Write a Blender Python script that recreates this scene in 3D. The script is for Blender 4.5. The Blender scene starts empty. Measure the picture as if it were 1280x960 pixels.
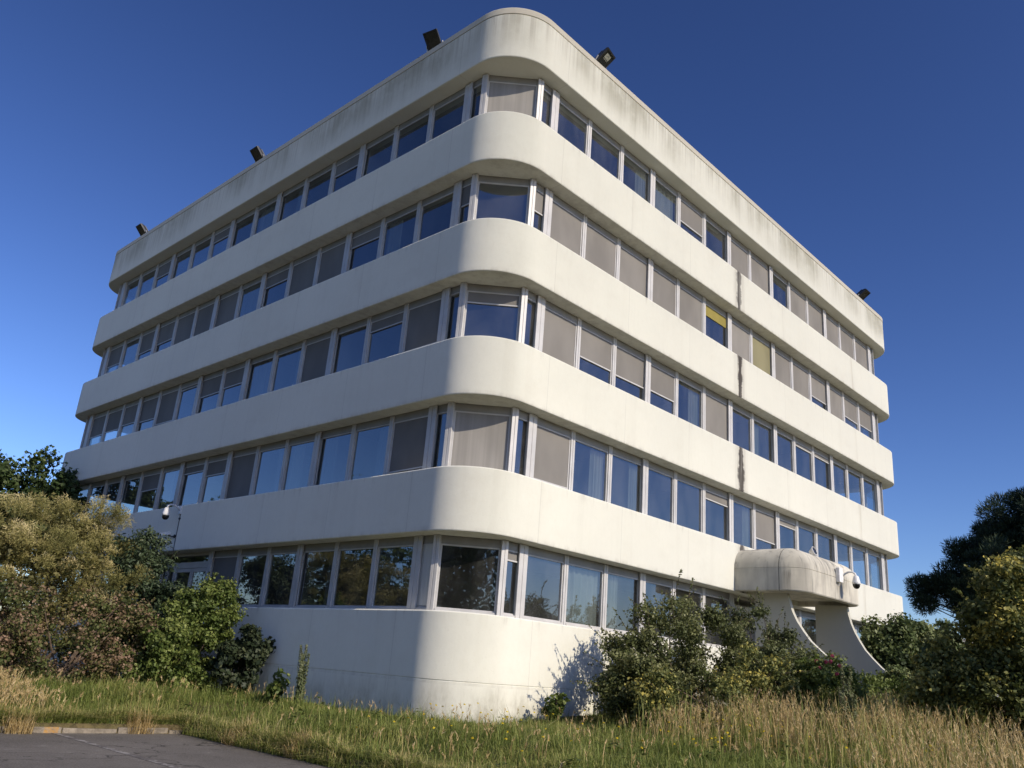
import bpy, math, random
import numpy as np
from mathutils import Vector, Matrix
R = math.radians
rng = np.random.default_rng(7)
random.seed(7)
scene = bpy.context.scene
COL = scene.collection

# ------------------------------------------------------------------ materials
def new_mat(name):
    m = bpy.data.materials.new(name); m.use_nodes = True
    nt = m.node_tree; nt.nodes.clear()
    out = nt.nodes.new('ShaderNodeOutputMaterial')
    return m, nt, out
def N(nt, typ, **kw):
    n = nt.nodes.new(typ)
    for k, v in kw.items():
        if k in n.inputs: n.inputs[k].default_value = v
        else: setattr(n, k, v)
    return n
def L(nt, a, b): nt.links.new(a, b)
def ramp(nt, stops, interp='LINEAR'):
    n = nt.nodes.new('ShaderNodeValToRGB'); cr = n.color_ramp; cr.interpolation = interp
    while len(cr.elements) < len(stops): cr.elements.new(0.5)
    for e, (p, c) in zip(cr.elements, stops):
        e.position = p; e.color = (c[0], c[1], c[2], 1) if len(c) == 3 else c
    return n
def noise(nt, vec, scale=(1, 1, 1), s=1.0, detail=4, rough=.55, loc=(0, 0, 0)):
    mp = N(nt, 'ShaderNodeMapping'); mp.inputs['Scale'].default_value = scale; mp.inputs['Location'].default_value = loc
    L(nt, vec, mp.inputs['Vector'])
    n = N(nt, 'ShaderNodeTexNoise', Scale=s, Detail=detail, Roughness=rough)
    L(nt, mp.outputs[0], n.inputs['Vector']); return n.outputs[0]
def math_(nt, op, a, b=None, c=None, clamp=False):
    n = nt.nodes.new('ShaderNodeMath'); n.operation = op; n.use_clamp = clamp
    for i, v in enumerate((a, b, c)):
        if v is None: continue
        if isinstance(v, (int, float)): n.inputs[i].default_value = v
        else: L(nt, v, n.inputs[i])
    return n.outputs[0]
def maprange(nt, v, a, b, c=0., d=1., smooth=True):
    n = N(nt, 'ShaderNodeMapRange'); n.interpolation_type = 'SMOOTHSTEP' if smooth else 'LINEAR'
    L(nt, v, n.inputs[0])
    for i, x in enumerate((a, b, c, d)): n.inputs[i + 1].default_value = x
    return n.outputs[0]
def mix(nt, f, a, b, mode='MIX'):
    n = nt.nodes.new('ShaderNodeMix'); n.data_type = 'RGBA'; n.blend_type = mode
    if isinstance(f, (int, float)): n.inputs[0].default_value = f
    else: L(nt, f, n.inputs[0])
    for i, v in ((6, a), (7, b)):
        if isinstance(v, tuple): n.inputs[i].default_value = (*v, 1) if len(v) == 3 else v
        else: L(nt, v, n.inputs[i])
    return n.outputs[2]
def bump(nt, h, strength=.2, dist=.01):
    b = N(nt, 'ShaderNodeBump', Strength=strength, Distance=dist); L(nt, h, b.inputs['Height']); return b.outputs[0]
def geo(nt):
    return nt.nodes.new('ShaderNodeNewGeometry')

def concrete(name, base, parapet=False, joint=False, canopy=False, dark=1.0):
    m, nt, out = new_mat(name)
    g = geo(nt); P = g.outputs['Position']
    sep = N(nt, 'ShaderNodeSeparateXYZ'); L(nt, P, sep.inputs[0]); X, Y, Z = sep.outputs
    b = N(nt, 'ShaderNodeBsdfPrincipled', Roughness=.82); b.inputs['Specular IOR Level'].default_value = .2
    if 'Diffuse Roughness' in b.inputs: b.inputs['Diffuse Roughness'].default_value = 1.0
    big = noise(nt, P, (.22, .22, .35), 1, 5, .6)
    c = mix(nt, maprange(nt, big, .35, .68), tuple(x * .97 for x in base), tuple(min(1, x * 1.02) for x in base))
    st = noise(nt, P, (2.2, 2.2, .07), 1, 4, .6)
    c = mix(nt, maprange(nt, st, .5, .78, 0, .14), c, (base[0] * .72, base[1] * .70, base[2] * .66))
    fine = noise(nt, P, (9, 9, 5), 1, 5, .65)
    c = mix(nt, maprange(nt, fine, .35, .75, 0, .12), c, (base[0] * .8, base[1] * .78, base[2] * .74))
    if joint or parapet:
        for ax in (X, Y):
            ph = math_(nt, 'FRACT', math_(nt, 'DIVIDE', math_(nt, 'SUBTRACT', ax, 2.24 - .012 + 33.54), 3.354))
            seam = math_(nt, 'LESS_THAN', ph, .0052)
            inn = math_(nt, 'MULTIPLY', math_(nt, 'GREATER_THAN', ax, 1.9), math_(nt, 'LESS_THAN', ax, 26.2))
            c = mix(nt, math_(nt, 'MULTIPLY', math_(nt, 'MULTIPLY', seam, inn), .20), c, (.22, .21, .18))
            w2 = noise(nt, P, (1.3, 1.3, .25), 1, 4, .6, (5, 5, 5))
            near = math_(nt, 'MULTIPLY', math_(nt, 'SUBTRACT', 1., maprange(nt, ph, .0, .10)), maprange(nt, w2, .48, .68))
            c = mix(nt, math_(nt, 'MULTIPLY', math_(nt, 'MULTIPLY', near, inn), .11), c, (.35, .31, .24))
        blm = noise(nt, P, (.55, .55, .8), 1, 6, .7, (9, 3, 1))
        c = mix(nt, maprange(nt, blm, .5, .72, 0, .10), c, (.50, .46, .36))
        spk = noise(nt, P, (32, 32, 32), 1, 3, .6)
        c = mix(nt, maprange(nt, spk, .62, .75, 0, .25), c, (.45, .42, .35))
    if joint:
        gr = math_(nt, 'MULTIPLY', math_(nt, 'SUBTRACT', 1., maprange(nt, math_(nt, 'ADD', Z, math_(nt, 'MULTIPLY', noise(nt, P, (1.6, 1.6, .5), 1, 5, .65), -1.2)), -.1, .75)), maprange(nt, noise(nt, P, (4, 4, 2), 1, 5, .7), .35, .65, .15, .6))
        c = mix(nt, gr, c, (.33, .31, .22))
        zz = math_(nt, 'FRACT', math_(nt, 'DIVIDE', math_(nt, 'SUBTRACT', Z, 4.559 - 33.), 3.3))       # 0 at the lower edge of every band
        lo = math_(nt, 'SUBTRACT', 1., maprange(nt, zz, .0, .05)); hi = maprange(nt, zz, .36, .465)
        dn = noise(nt, P, (3.5, 3.5, .8), 1, 5, .65, (2, 7, 1)); dn2 = noise(nt, P, (5., 5., .12), 1, 4, .6, (4, 1, 2))
        c = mix(nt, math_(nt, 'MULTIPLY', lo, maprange(nt, dn, .4, .7, .03, .3)), c, (.34, .31, .25))
        c = mix(nt, math_(nt, 'MULTIPLY', math_(nt, 'MULTIPLY', hi, maprange(nt, dn2, .5, .7)), math_(nt, 'MULTIPLY', maprange(nt, dn, .4, .6), .3)), c, (.36, .34, .27))
    if parapet:
        top = maprange(nt, Z, 17.9, 19.3)
        st2 = noise(nt, P, (2.6, 2.6, .06), 1, 6, .7, (3, 1, 0)); st3 = noise(nt, P, (.32, .32, .1), 1, 4, .6, (7, 2, 0)); blot = noise(nt, P, (1.1, 1.1, .9), 1, 5, .65, (1, 4, 2))
        patch = math_(nt, 'MULTIPLY', maprange(nt, st3, .40, .56), maprange(nt, blot, .3, .6, .35, 1.))
        reach = math_(nt, 'ADD', Z, math_(nt, 'MULTIPLY', st2, 1.3))
        a = math_(nt, 'MULTIPLY', math_(nt, 'MULTIPLY', patch, maprange(nt, reach, 18.4, 19.8)), .55)
        c = mix(nt, a, c, (.31, .295, .19))
        st4 = noise(nt, P, (7.5, 7.5, .05), 1, 4, .65, (0, 5, 0))
        r4 = math_(nt, 'MULTIPLY', maprange(nt, st4, .42, .64), maprange(nt, math_(nt, 'ADD', Z, math_(nt, 'MULTIPLY', blot, 1.1)), 18.5, 19.7))
        c = mix(nt, math_(nt, 'MULTIPLY', r4, .30), c, (.33, .30, .22))
        dk = math_(nt, 'MULTIPLY', maprange(nt, st2, .55, .72), maprange(nt, reach, 19.2, 20.1)); dk = math_(nt, 'MULTIPLY', dk, maprange(nt, blot, .42, .6))
        c = mix(nt, math_(nt, 'MULTIPLY', dk, .5), c, (.13, .125, .10))
    if joint:
        d = math_(nt, 'ABSOLUTE', math_(nt, 'SUBTRACT', X, 12.22))
        d = math_(nt, 'ABSOLUTE', math_(nt, 'ADD', d, math_(nt, 'MULTIPLY', math_(nt, 'SUBTRACT', noise(nt, P, (5, 5, 1.6), 1, 5, .7, (6, 0, 2)), .5), .22)))
        w = math_(nt, 'ADD', math_(nt, 'MULTIPLY', maprange(nt, noise(nt, P, (0, 0, 1.0), 1, 5, .65), .3, .7), .26), .03)
        sn = noise(nt, P, (15, 15, .3), 1, 4, .6)
        front_ = math_(nt, 'LESS_THAN', Y, .02)
        halo = math_(nt, 'MULTIPLY', math_(nt, 'SUBTRACT', 1., maprange(nt, d, .05, .55)), maprange(nt, sn, .35, .62, .1, 1.))
        c = mix(nt, math_(nt, 'MULTIPLY', math_(nt, 'MULTIPLY', halo, front_), .45), c, (.22, .17, .12))
        k = math_(nt, 'SUBTRACT', 1., maprange(nt, math_(nt, 'DIVIDE', d, w), .55, 1.2))
        k = math_(nt, 'MULTIPLY', math_(nt, 'MULTIPLY', k, maprange(nt, sn, .28, .5, .35, 1.)), front_)
        c = mix(nt, math_(nt, 'MULTIPLY', k, .93), c, (.06, .05, .042))
        d2 = math_(nt, 'ABSOLUTE', math_(nt, 'SUBTRACT', X, 22.3))
        k2 = math_(nt, 'SUBTRACT', 1., maprange(nt, d2, .02, .2))
        c = mix(nt, math_(nt, 'MULTIPLY', k2, maprange(nt, sn, .4, .7, 0, .3)), c, (.3, .22, .1))
    if canopy:
        s1 = noise(nt, P, (3.2, 1.0, .12), 1, 5, .7); s2 = noise(nt, P, (1.2, 1.6, .8), 1, 4, .6, (2, 2, 2))
        k = math_(nt, 'MULTIPLY', maprange(nt, s1, .48, .62), maprange(nt, s2, .35, .55))
        k = math_(nt, 'MULTIPLY', k, maprange(nt, Z, 4.55, 5.3, .35, .9))
        c = mix(nt, maprange(nt, s2, .35, .65, .0, .38), c, (.32, .30, .25))
        s3 = noise(nt, P, (6, 5, .25), 1, 4, .7, (1, 8, 3))
        c = mix(nt, maprange(nt, s3, .52, .72, 0, .4), c, (.19, .18, .15))
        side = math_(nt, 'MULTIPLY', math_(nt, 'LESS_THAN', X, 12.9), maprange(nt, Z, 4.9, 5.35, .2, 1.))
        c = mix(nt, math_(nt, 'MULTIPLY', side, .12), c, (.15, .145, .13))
        c = mix(nt, math_(nt, 'MULTIPLY', k, .75), c, (.045, .043, .038))
        jy = math_(nt, 'MULTIPLY', math_(nt, 'LESS_THAN', math_(nt, 'ABSOLUTE', math_(nt, 'ADD', Y, 1.50)), .012), math_(nt, 'LESS_THAN', X, 13.2))
        c = mix(nt, math_(nt, 'MULTIPLY', jy, .8), c, (.05, .048, .04))
    L(nt, c, b.inputs['Base Color'])
    h = noise(nt, P, (18, 18, 18), 1, 6, .7)
    h2 = noise(nt, P, (1.1, 1.1, .8), 1, 2, .5)
    bb = N(nt, 'ShaderNodeBump', Strength=.22, Distance=.012); L(nt, h, bb.inputs['Height'])
    b2 = N(nt, 'ShaderNodeBump', Strength=.12, Distance=.12); L(nt, h2, b2.inputs['Height']); L(nt, bb.outputs[0], b2.inputs['Normal'])
    L(nt, b2.outputs[0], b.inputs['Normal'])
    L(nt, b.outputs[0], out.inputs[0]); return m

def simple(name, col, rough=.5, metal=0., var=.12, scale=3., spec=.5, bumps=0.):
    m, nt, out = new_mat(name)
    P = geo(nt).outputs['Position']
    b = N(nt, 'ShaderNodeBsdfPrincipled', Roughness=rough, Metallic=metal); b.inputs['Specular IOR Level'].default_value = spec
    n = noise(nt, P, (scale,) * 3, 1, 5, .6)
    L(nt, mix(nt, maprange(nt, n, .3, .7), tuple(x * (1 - var) for x in col), tuple(min(1, x * (1 + var)) for x in col)), b.inputs['Base Color'])
    if bumps: L(nt, bump(nt, noise(nt, P, (25, 25, 25), 1, 4), bumps, .01), b.inputs['Normal'])
    L(nt, b.outputs[0], out.inputs[0]); return m

def glass(name, tint=(.5, .56, .56), k=.13, gl=(.86, .92, .97)):
    m, nt, out = new_mat(name)
    fr = N(nt, 'ShaderNodeFresnel', IOR=1.48)
    g0 = geo(nt); P = g0.outputs['Position']
    oi = nt.nodes.new('ShaderNodeObjectInfo'); wn = nt.nodes.new('ShaderNodeTexWhiteNoise'); wn.noise_dimensions = '1D'; L(nt, oi.outputs['Random'], wn.inputs['W'])
    sb = nt.nodes.new('ShaderNodeVectorMath'); sb.operation = 'SUBTRACT'; L(nt, wn.outputs['Color'], sb.inputs[0]); sb.inputs[1].default_value = (.5, .5, .5)
    sc_ = nt.nodes.new('ShaderNodeVectorMath'); sc_.operation = 'SCALE'; L(nt, sb.outputs[0], sc_.inputs[0]); sc_.inputs['Scale'].default_value = .022
    bp = N(nt, 'ShaderNodeBump', Strength=.08, Distance=.05); L(nt, noise(nt, P, (.8, .8, .6), 1, 3, .5), bp.inputs['Height'])
    ad = nt.nodes.new('ShaderNodeVectorMath'); ad.operation = 'ADD'; L(nt, bp.outputs[0], ad.inputs[0]); L(nt, sc_.outputs[0], ad.inputs[1])
    nz = nt.nodes.new('ShaderNodeVectorMath'); nz.operation = 'NORMALIZE'; L(nt, ad.outputs[0], nz.inputs[0]); w = nz.outputs[0]
    L(nt, w, fr.inputs['Normal'])
    f = math_(nt, 'MINIMUM', math_(nt, 'ADD', math_(nt, 'MULTIPLY', fr.outputs[0], 1 - k), k), .34)
    t0 = N(nt, 'ShaderNodeBsdfTransparent'); t0.inputs[0].default_value = (*tint, 1)
    df = N(nt, 'ShaderNodeBsdfDiffuse'); df.inputs[0].default_value = (.5, .5, .48, 1)
    dn = noise(nt, P, (1.3, 1.3, .5), 1, 5, .65)
    t = nt.nodes.new('ShaderNodeMixShader'); L(nt, maprange(nt, dn, .3, .75, .015, .09), t.inputs[0]); L(nt, t0.outputs[0], t.inputs[1]); L(nt, df.outputs[0], t.inputs[2])
    g = N(nt, 'ShaderNodeBsdfGlossy', Roughness=.015); g.inputs[0].default_value = (*gl, 1); L(nt, w, g.inputs['Normal'])
    mx = nt.nodes.new('ShaderNodeMixShader'); L(nt, f, mx.inputs[0]); L(nt, t.outputs[0], mx.inputs[1]); L(nt, g.outputs[0], mx.inputs[2])
    L(nt, mx.outputs[0], out.inputs[0]); return m

def leaf_mat(name, stops, trans=.3, rough=.55, attr='tone'):
    m, nt, out = new_mat(name)
    a = N(nt, 'ShaderNodeAttribute'); a.attribute_name = attr
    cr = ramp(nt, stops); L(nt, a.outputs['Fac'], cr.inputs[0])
    b = N(nt, 'ShaderNodeBsdfPrincipled', Roughness=rough); b.inputs['Specular IOR Level'].default_value = .3
    L(nt, cr.outputs[0], b.inputs['Base Color'])
    t = N(nt, 'ShaderNodeBsdfTranslucent')
    L(nt, mix(nt, .5, cr.outputs[0], (.5, .6, .1), 'MULTIPLY') if False else cr.outputs[0], t.inputs[0])
    mx = nt.nodes.new('ShaderNodeMixShader'); mx.inputs[0].default_value = trans
    L(nt, b.outputs[0], mx.inputs[1]); L(nt, t.outputs[0], mx.inputs[2]); L(nt, mx.outputs[0], out.inputs[0]); return m

CREAM = (.80, .80, .705)
M = {}
M['band'] = concrete('cream_concrete', CREAM, joint=True)
M['parapet'] = concrete('weathered_cream_concrete', CREAM, parapet=True)
M['coping'] = concrete('coping_concrete', (.66, .63, .53), parapet=False)
M['canopy'] = concrete('stained_canopy_concrete', (.72, .69, .58), canopy=True)
M['fin'] = concrete('canopy_fin_concrete', (.60, .59, .50))
M['alu'] = simple('window_aluminium', (.49, .485, .465), .45, .0, .08, 2.)
M['alu_head_shade'] = simple('shaded_head_panel', (.25, .245, .225), .5, .0, .1, 2.)  # darker copy of the aluminium, soffit shade put into the colour
M['alu_dark'] = simple('bronze_frame', (.16, .155, .15), .45, .0, .1, 2.)
M['glass'] = glass('window_glass')
M['door_glass'] = glass('door_glass', (.4, .42, .42), .06)
M['net'] = None
def blind_mat(name, col, fold_shade=False):
    m, nt, out = new_mat(name)
    tc = nt.nodes.new('ShaderNodeTexCoord'); O = tc.outputs['Object']
    b = N(nt, 'ShaderNodeBsdfPrincipled', Roughness=.75); b.inputs['Specular IOR Level'].default_value = .2
    n = noise(nt, geo(nt).outputs['Position'], (.9, .9, .5), 1, 3, .5)
    c = mix(nt, maprange(nt, n, .3, .7), tuple(x * .84 for x in col), tuple(x * 1.08 for x in col))
    v = noise(nt, O, (60, 1, 60), 1, 2, .5)
    c = mix(nt, maprange(nt, v, .3, .7, 0, .12), c, tuple(x * .7 for x in col))
    if fold_shade:
        f = noise(nt, O, (7, 0, .15), 1, 2, .5)
        c = mix(nt, maprange(nt, f, .35, .65, 0, .4), c, tuple(x * .62 for x in col))  # shade in the folds painted as darker vertical streaks
    L(nt, c, b.inputs['Base Color']); L(nt, b.outputs[0], out.inputs[0]); return m
M['blind'] = blind_mat('taupe_screen', (.195, .186, .168))
M['curtain'] = blind_mat('pale_curtain', (.30, .288, .26), True)
M['net'] = blind_mat('inner_curtain', (.42, .42, .38), True)
M['yellow'] = blind_mat('yellow_curtain', (.27, .225, .06), False)
M['olive'] = blind_mat('olive_film', (.215, .20, .115))
M['inner'] = simple('office_wall', (.42, .40, .36), .9, 0, .06, .7)
M['carpet'] = simple('office_slab', (.22, .21, .20), .9, 0, .1, 1.)
M['steel_dark'] = simple('dark_metal', (.045, .047, .05), .5, .3, .2, 6.)
M['steel_grey'] = simple('galvanised_metal', (.38, .38, .37), .45, .6, .15, 6.)
M['lamp_glass'] = simple('lamp_lens', (.03, .032, .03), .12, 0, .3, 12., .6)
M['lamp_bright'] = simple('lamp_reflector', (.42, .43, .36), .3, .2, .3, 14., .6)
M['white_plastic'] = simple('white_plastic', (.74, .74, .72), .4, 0, .05, 6.)
M['smoked'] = simple('smoked_dome', (.012, .012, .014), .08, 0, .2, 4.)
M['bark'] = simple('bark', (.10, .075, .055), .9, 0, .35, 9., .2, .6)
M['roofing'] = simple('roofing_felt', (.2, .2, .2), .9, 0, .15, 1.)
M['white_wall'] = simple('white_render', (.75, .75, .73), .8, 0, .05, 1.)

# ------------------------------------------------------------------ mesh helpers
class MB:
    def __init__(s): s.v = []; s.f = []; s.mi = []
    def add(s, vs, fs, mi=0, T=None):
        o = len(s.v)
        s.v += [tuple(T @ Vector(p)) for p in vs] if T is not None else [tuple(p) for p in vs]
        s.f += [tuple(i + o for i in f) for f in fs]; s.mi += [mi] * len(fs)
    def box(s, a, b, mi=0, T=None, bev=0.):
        x0, y0, z0 = a; x1, y1, z1 = b
        if bev <= 0:
            vs = [(x0, y0, z0), (x1, y0, z0), (x1, y1, z0), (x0, y1, z0), (x0, y0, z1), (x1, y0, z1), (x1, y1, z1), (x0, y1, z1)]
            s.add(vs, [(0, 3, 2, 1), (4, 5, 6, 7), (0, 1, 5, 4), (1, 2, 6, 5), (2, 3, 7, 6), (3, 0, 4, 7)], mi, T)
        else:
            import bmesh
            bm = bmesh.new(); bmesh.ops.create_cube(bm, size=1)
            for v in bm.verts: v.co = Vector((x0 + (v.co.x + .5) * (x1 - x0), y0 + (v.co.y + .5) * (y1 - y0), z0 + (v.co.z + .5) * (z1 - z0)))
            bmesh.ops.bevel(bm, geom=bm.edges[:], offset=bev, segments=2, affect='EDGES', profile=.6)
            bm.verts.index_update()
            s.add([v.co[:] for v in bm.verts], [[v.index for v in f.verts] for f in bm.faces], mi, T); bm.free()
    def tube(s, pts, rad, n=6, mi=0, cap=True):
        pts = [Vector(p) for p in pts]
        if not isinstance(rad, (list, tuple)): rad = [rad] * len(pts)
        vs = []; fs = []
        for i, p in enumerate(pts):
            d = (pts[min(i + 1, len(pts) - 1)] - pts[max(i - 1, 0)]).normalized()
            u = d.orthogonal().normalized() if i == 0 else (u - d * u.dot(d)).normalized()
            w = d.cross(u)
            for k in range(n):
                a = 2 * math.pi * k / n; vs.append(p + (u * math.cos(a) + w * math.sin(a)) * rad[i])
        for i in range(len(pts) - 1):
            for k in range(n): fs.append((i * n + k, i * n + (k + 1) % n, (i + 1) * n + (k + 1) % n, (i + 1) * n + k))
        if cap: fs.append(tuple(range(n))[::-1]); fs.append(tuple(range((len(pts) - 1) * n, len(pts) * n)))
        s.add(vs, fs, mi)
    def lathe(s, prof, c=(0, 0, 0), n=16, mi=0, T=None):
        vs = []; fs = []
        for r_, z in prof:
            for k in range(n):
                a = 2 * math.pi * k / n; vs.append((c[0] + r_ * math.cos(a), c[1] + r_ * math.sin(a), c[2] + z))
        for i in range(len(prof) - 1):
            for k in range(n): fs.append((i * n + k, i * n + (k + 1) % n, (i + 1) * n + (k + 1) % n, (i + 1) * n + k))
        s.add(vs, fs, mi, T)
    def build(s, name, mats, parent=None, smooth=False, recalc=True):
        me = bpy.data.meshes.new(name); me.from_pydata(s.v, [], s.f)
        for m in (mats if isinstance(mats, list) else [mats]): me.materials.append(m)
        me.polygons.foreach_set('material_index', s.mi)
        if recalc:
            import bmesh
            bm = bmesh.new(); bm.from_mesh(me); bmesh.ops.recalc_face_normals(bm, faces=bm.faces[:]); bm.to_mesh(me); bm.free()
        if smooth: me.polygons.foreach_set('use_smooth', [True] * len(me.polygons))
        me.update(); return link(name, me, parent)
def link(name, me, parent=None):
    o = bpy.data.objects.new(name, me); COL.objects.link(o)
    if parent is not None: o.parent = parent
    return o
def smooth_angle(o, ang=35):
    me = o.data; me.polygons.foreach_set('use_smooth', [True] * len(me.polygons))
    try: me.set_sharp_from_angle(angle=R(ang))
    except Exception: pass
def tag(o, label=None, cat=None, group=None, kind=None):
    if label: o['label'] = label
    if cat: o['category'] = cat
    if group: o['group'] = group
    if kind: o['kind'] = kind
    return o
def empty(name, loc=(0, 0, 0), rz=0.):
    o = bpy.data.objects.new(name, None); COL.objects.link(o); o.location = loc; o.rotation_euler = (0, 0, rz); o.empty_display_size = .3; return o
def np_mesh(name, verts, nper, mat, tone=None, parent=None):
    """verts (K, nper, 3): K separate faces of nper corners"""
    K = len(verts); me = bpy.data.meshes.new(name)
    me.vertices.add(K * nper); me.vertices.foreach_set('co', verts.reshape(-1).astype(np.float32))
    me.loops.add(K * nper); me.loops.foreach_set('vertex_index', np.arange(K * nper, dtype=np.int32))
    me.polygons.add(K); me.polygons.foreach_set('loop_start', np.arange(0, K * nper, nper, dtype=np.int32))
    try: me.polygons.foreach_set('loop_total', np.full(K, nper, dtype=np.int32))
    except Exception: pass
    if tone is not None:
        a = me.attributes.new('tone', 'FLOAT', 'FACE'); a.data.foreach_set('value', tone.astype(np.float32))
    for m in (mat if isinstance(mat, list) else [mat]): me.materials.append(m)
    me.update(calc_edges=True); me.validate()
    return link(name, me, parent)

# ------------------------------------------------------------------ measured layout
B = 27.80; RAD = 1.45; D = .49
SILL = [2.784 + 3.3 * k for k in range(5)]
HEADZ = [4.559 + 3.3 * k for k in range(4)] + [17.80]
PITCH = 1.677; A0 = 2.238
MULL = [A0 + PITCH * i for i in range(15)]
WIDE = (0, 3, 6, 8, 11, 14)
CH = 1.60           # chamfer vertex on each window plane
CAM = Vector((-12.89, -13.449, 1.6))
YAW, PITCHA, ROLL, FPX = 44.237, 18.888, 4.61, 1051.33
def cam_basis():
    cy, sy = math.cos(R(YAW)), math.sin(R(YAW)); cp, sp = math.cos(R(PITCHA)), math.sin(R(PITCHA))
    f = Vector((cy * cp, sy * cp, sp)); r = Vector((sy, -cy, 0)); u = r.cross(f)
    c, s = math.cos(R(ROLL)), math.sin(R(ROLL))
    return c * r + s * u, -s * r + c * u, f

# ------------------------------------------------------------------ terrain
LX, LY = -4.2, 3.05
def sstep(t): t = np.clip(t, 0, 1); return t * t * (3 - 2 * t)
def hterr(x, y):
    x = np.asarray(x, float); y = np.asarray(y, float)
    t = np.hypot(np.maximum(x - LX, 0), np.maximum(y - LY, 0)); ins = (x <= LX) & (y <= LY)
    h = .16 * sstep(t / .10) + .31 * sstep(t / 2.4)
    h = h + .55 * sstep((x + 1) / 11.) * sstep((4 - y) / 4.)
    h = h + np.where(t > .3, .04 * np.sin(x * 1.3 + .7 * y) * np.sin(y * 1.7 - .4 * x), 0)
    far = np.maximum(np.abs(x) - 60, np.abs(y) - 60); h = h * (1 - .6 * sstep(far / 60))
    return np.where(ins, 0., h)
def ground():
    xs = np.unique(np.concatenate([np.array([-900, -400, -200, -120, -80, -60, -40, -30, -22, -16, -12, -9]), np.array([LX - .01, LX, LX + .03, LX + .08, LX + .2]), np.arange(-7, 36, .5), np.array([40, 48, 60, 80, 120, 200, 400, 900])]))
    ys = np.unique(np.concatenate([np.array([-900, -400, -200, -120, -80, -60, -45, -35, -25]), np.arange(-20, 30, .5), np.array([LY - .01, LY, LY + .03, LY + .08, LY + .2]), np.array([36, 48, 60, 80, 120, 200, 400, 900])]))
    gx, gy = np.meshgrid(xs, ys); z = hterr(gx, gy)
    v = np.stack([gx, gy, z], -1).reshape(-1, 3); n = len(xs); f = []
    for j in range(len(ys) - 1):
        for i in range(n - 1): a = j * n + i; f.append((a, a + 1, a + n + 1, a + n))
    me = bpy.data.meshes.new('ground'); me.from_pydata(v.tolist(), [], f)
    m, nt, out = new_mat('soil_and_thatch'); P = geo(nt).outputs['Position']
    b = N(nt, 'ShaderNodeBsdfPrincipled', Roughness=.95); b.inputs['Specular IOR Level'].default_value = .1
    n1 = noise(nt, P, (.5, .5, .5), 1, 6, .65); n2 = noise(nt, P, (7, 7, 7), 1, 5, .7)
    c = mix(nt, maprange(nt, n1, .35, .65), (.075, .08, .028), (.16, .125, .06))
    c = mix(nt, maprange(nt, n2, .35, .7, 0, .7), c, (.05, .04, .025)); L(nt, c, b.inputs['Base Color'])
    L(nt, bump(nt, n2, .8, .06), b.inputs['Normal']); L(nt, b.outputs[0], out.inputs[0])
    me.materials.append(m); me.polygons.foreach_set('use_smooth', [True] * len(me.polygons))
    tag(link('ground', me), kind='structure')
ground()
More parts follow.
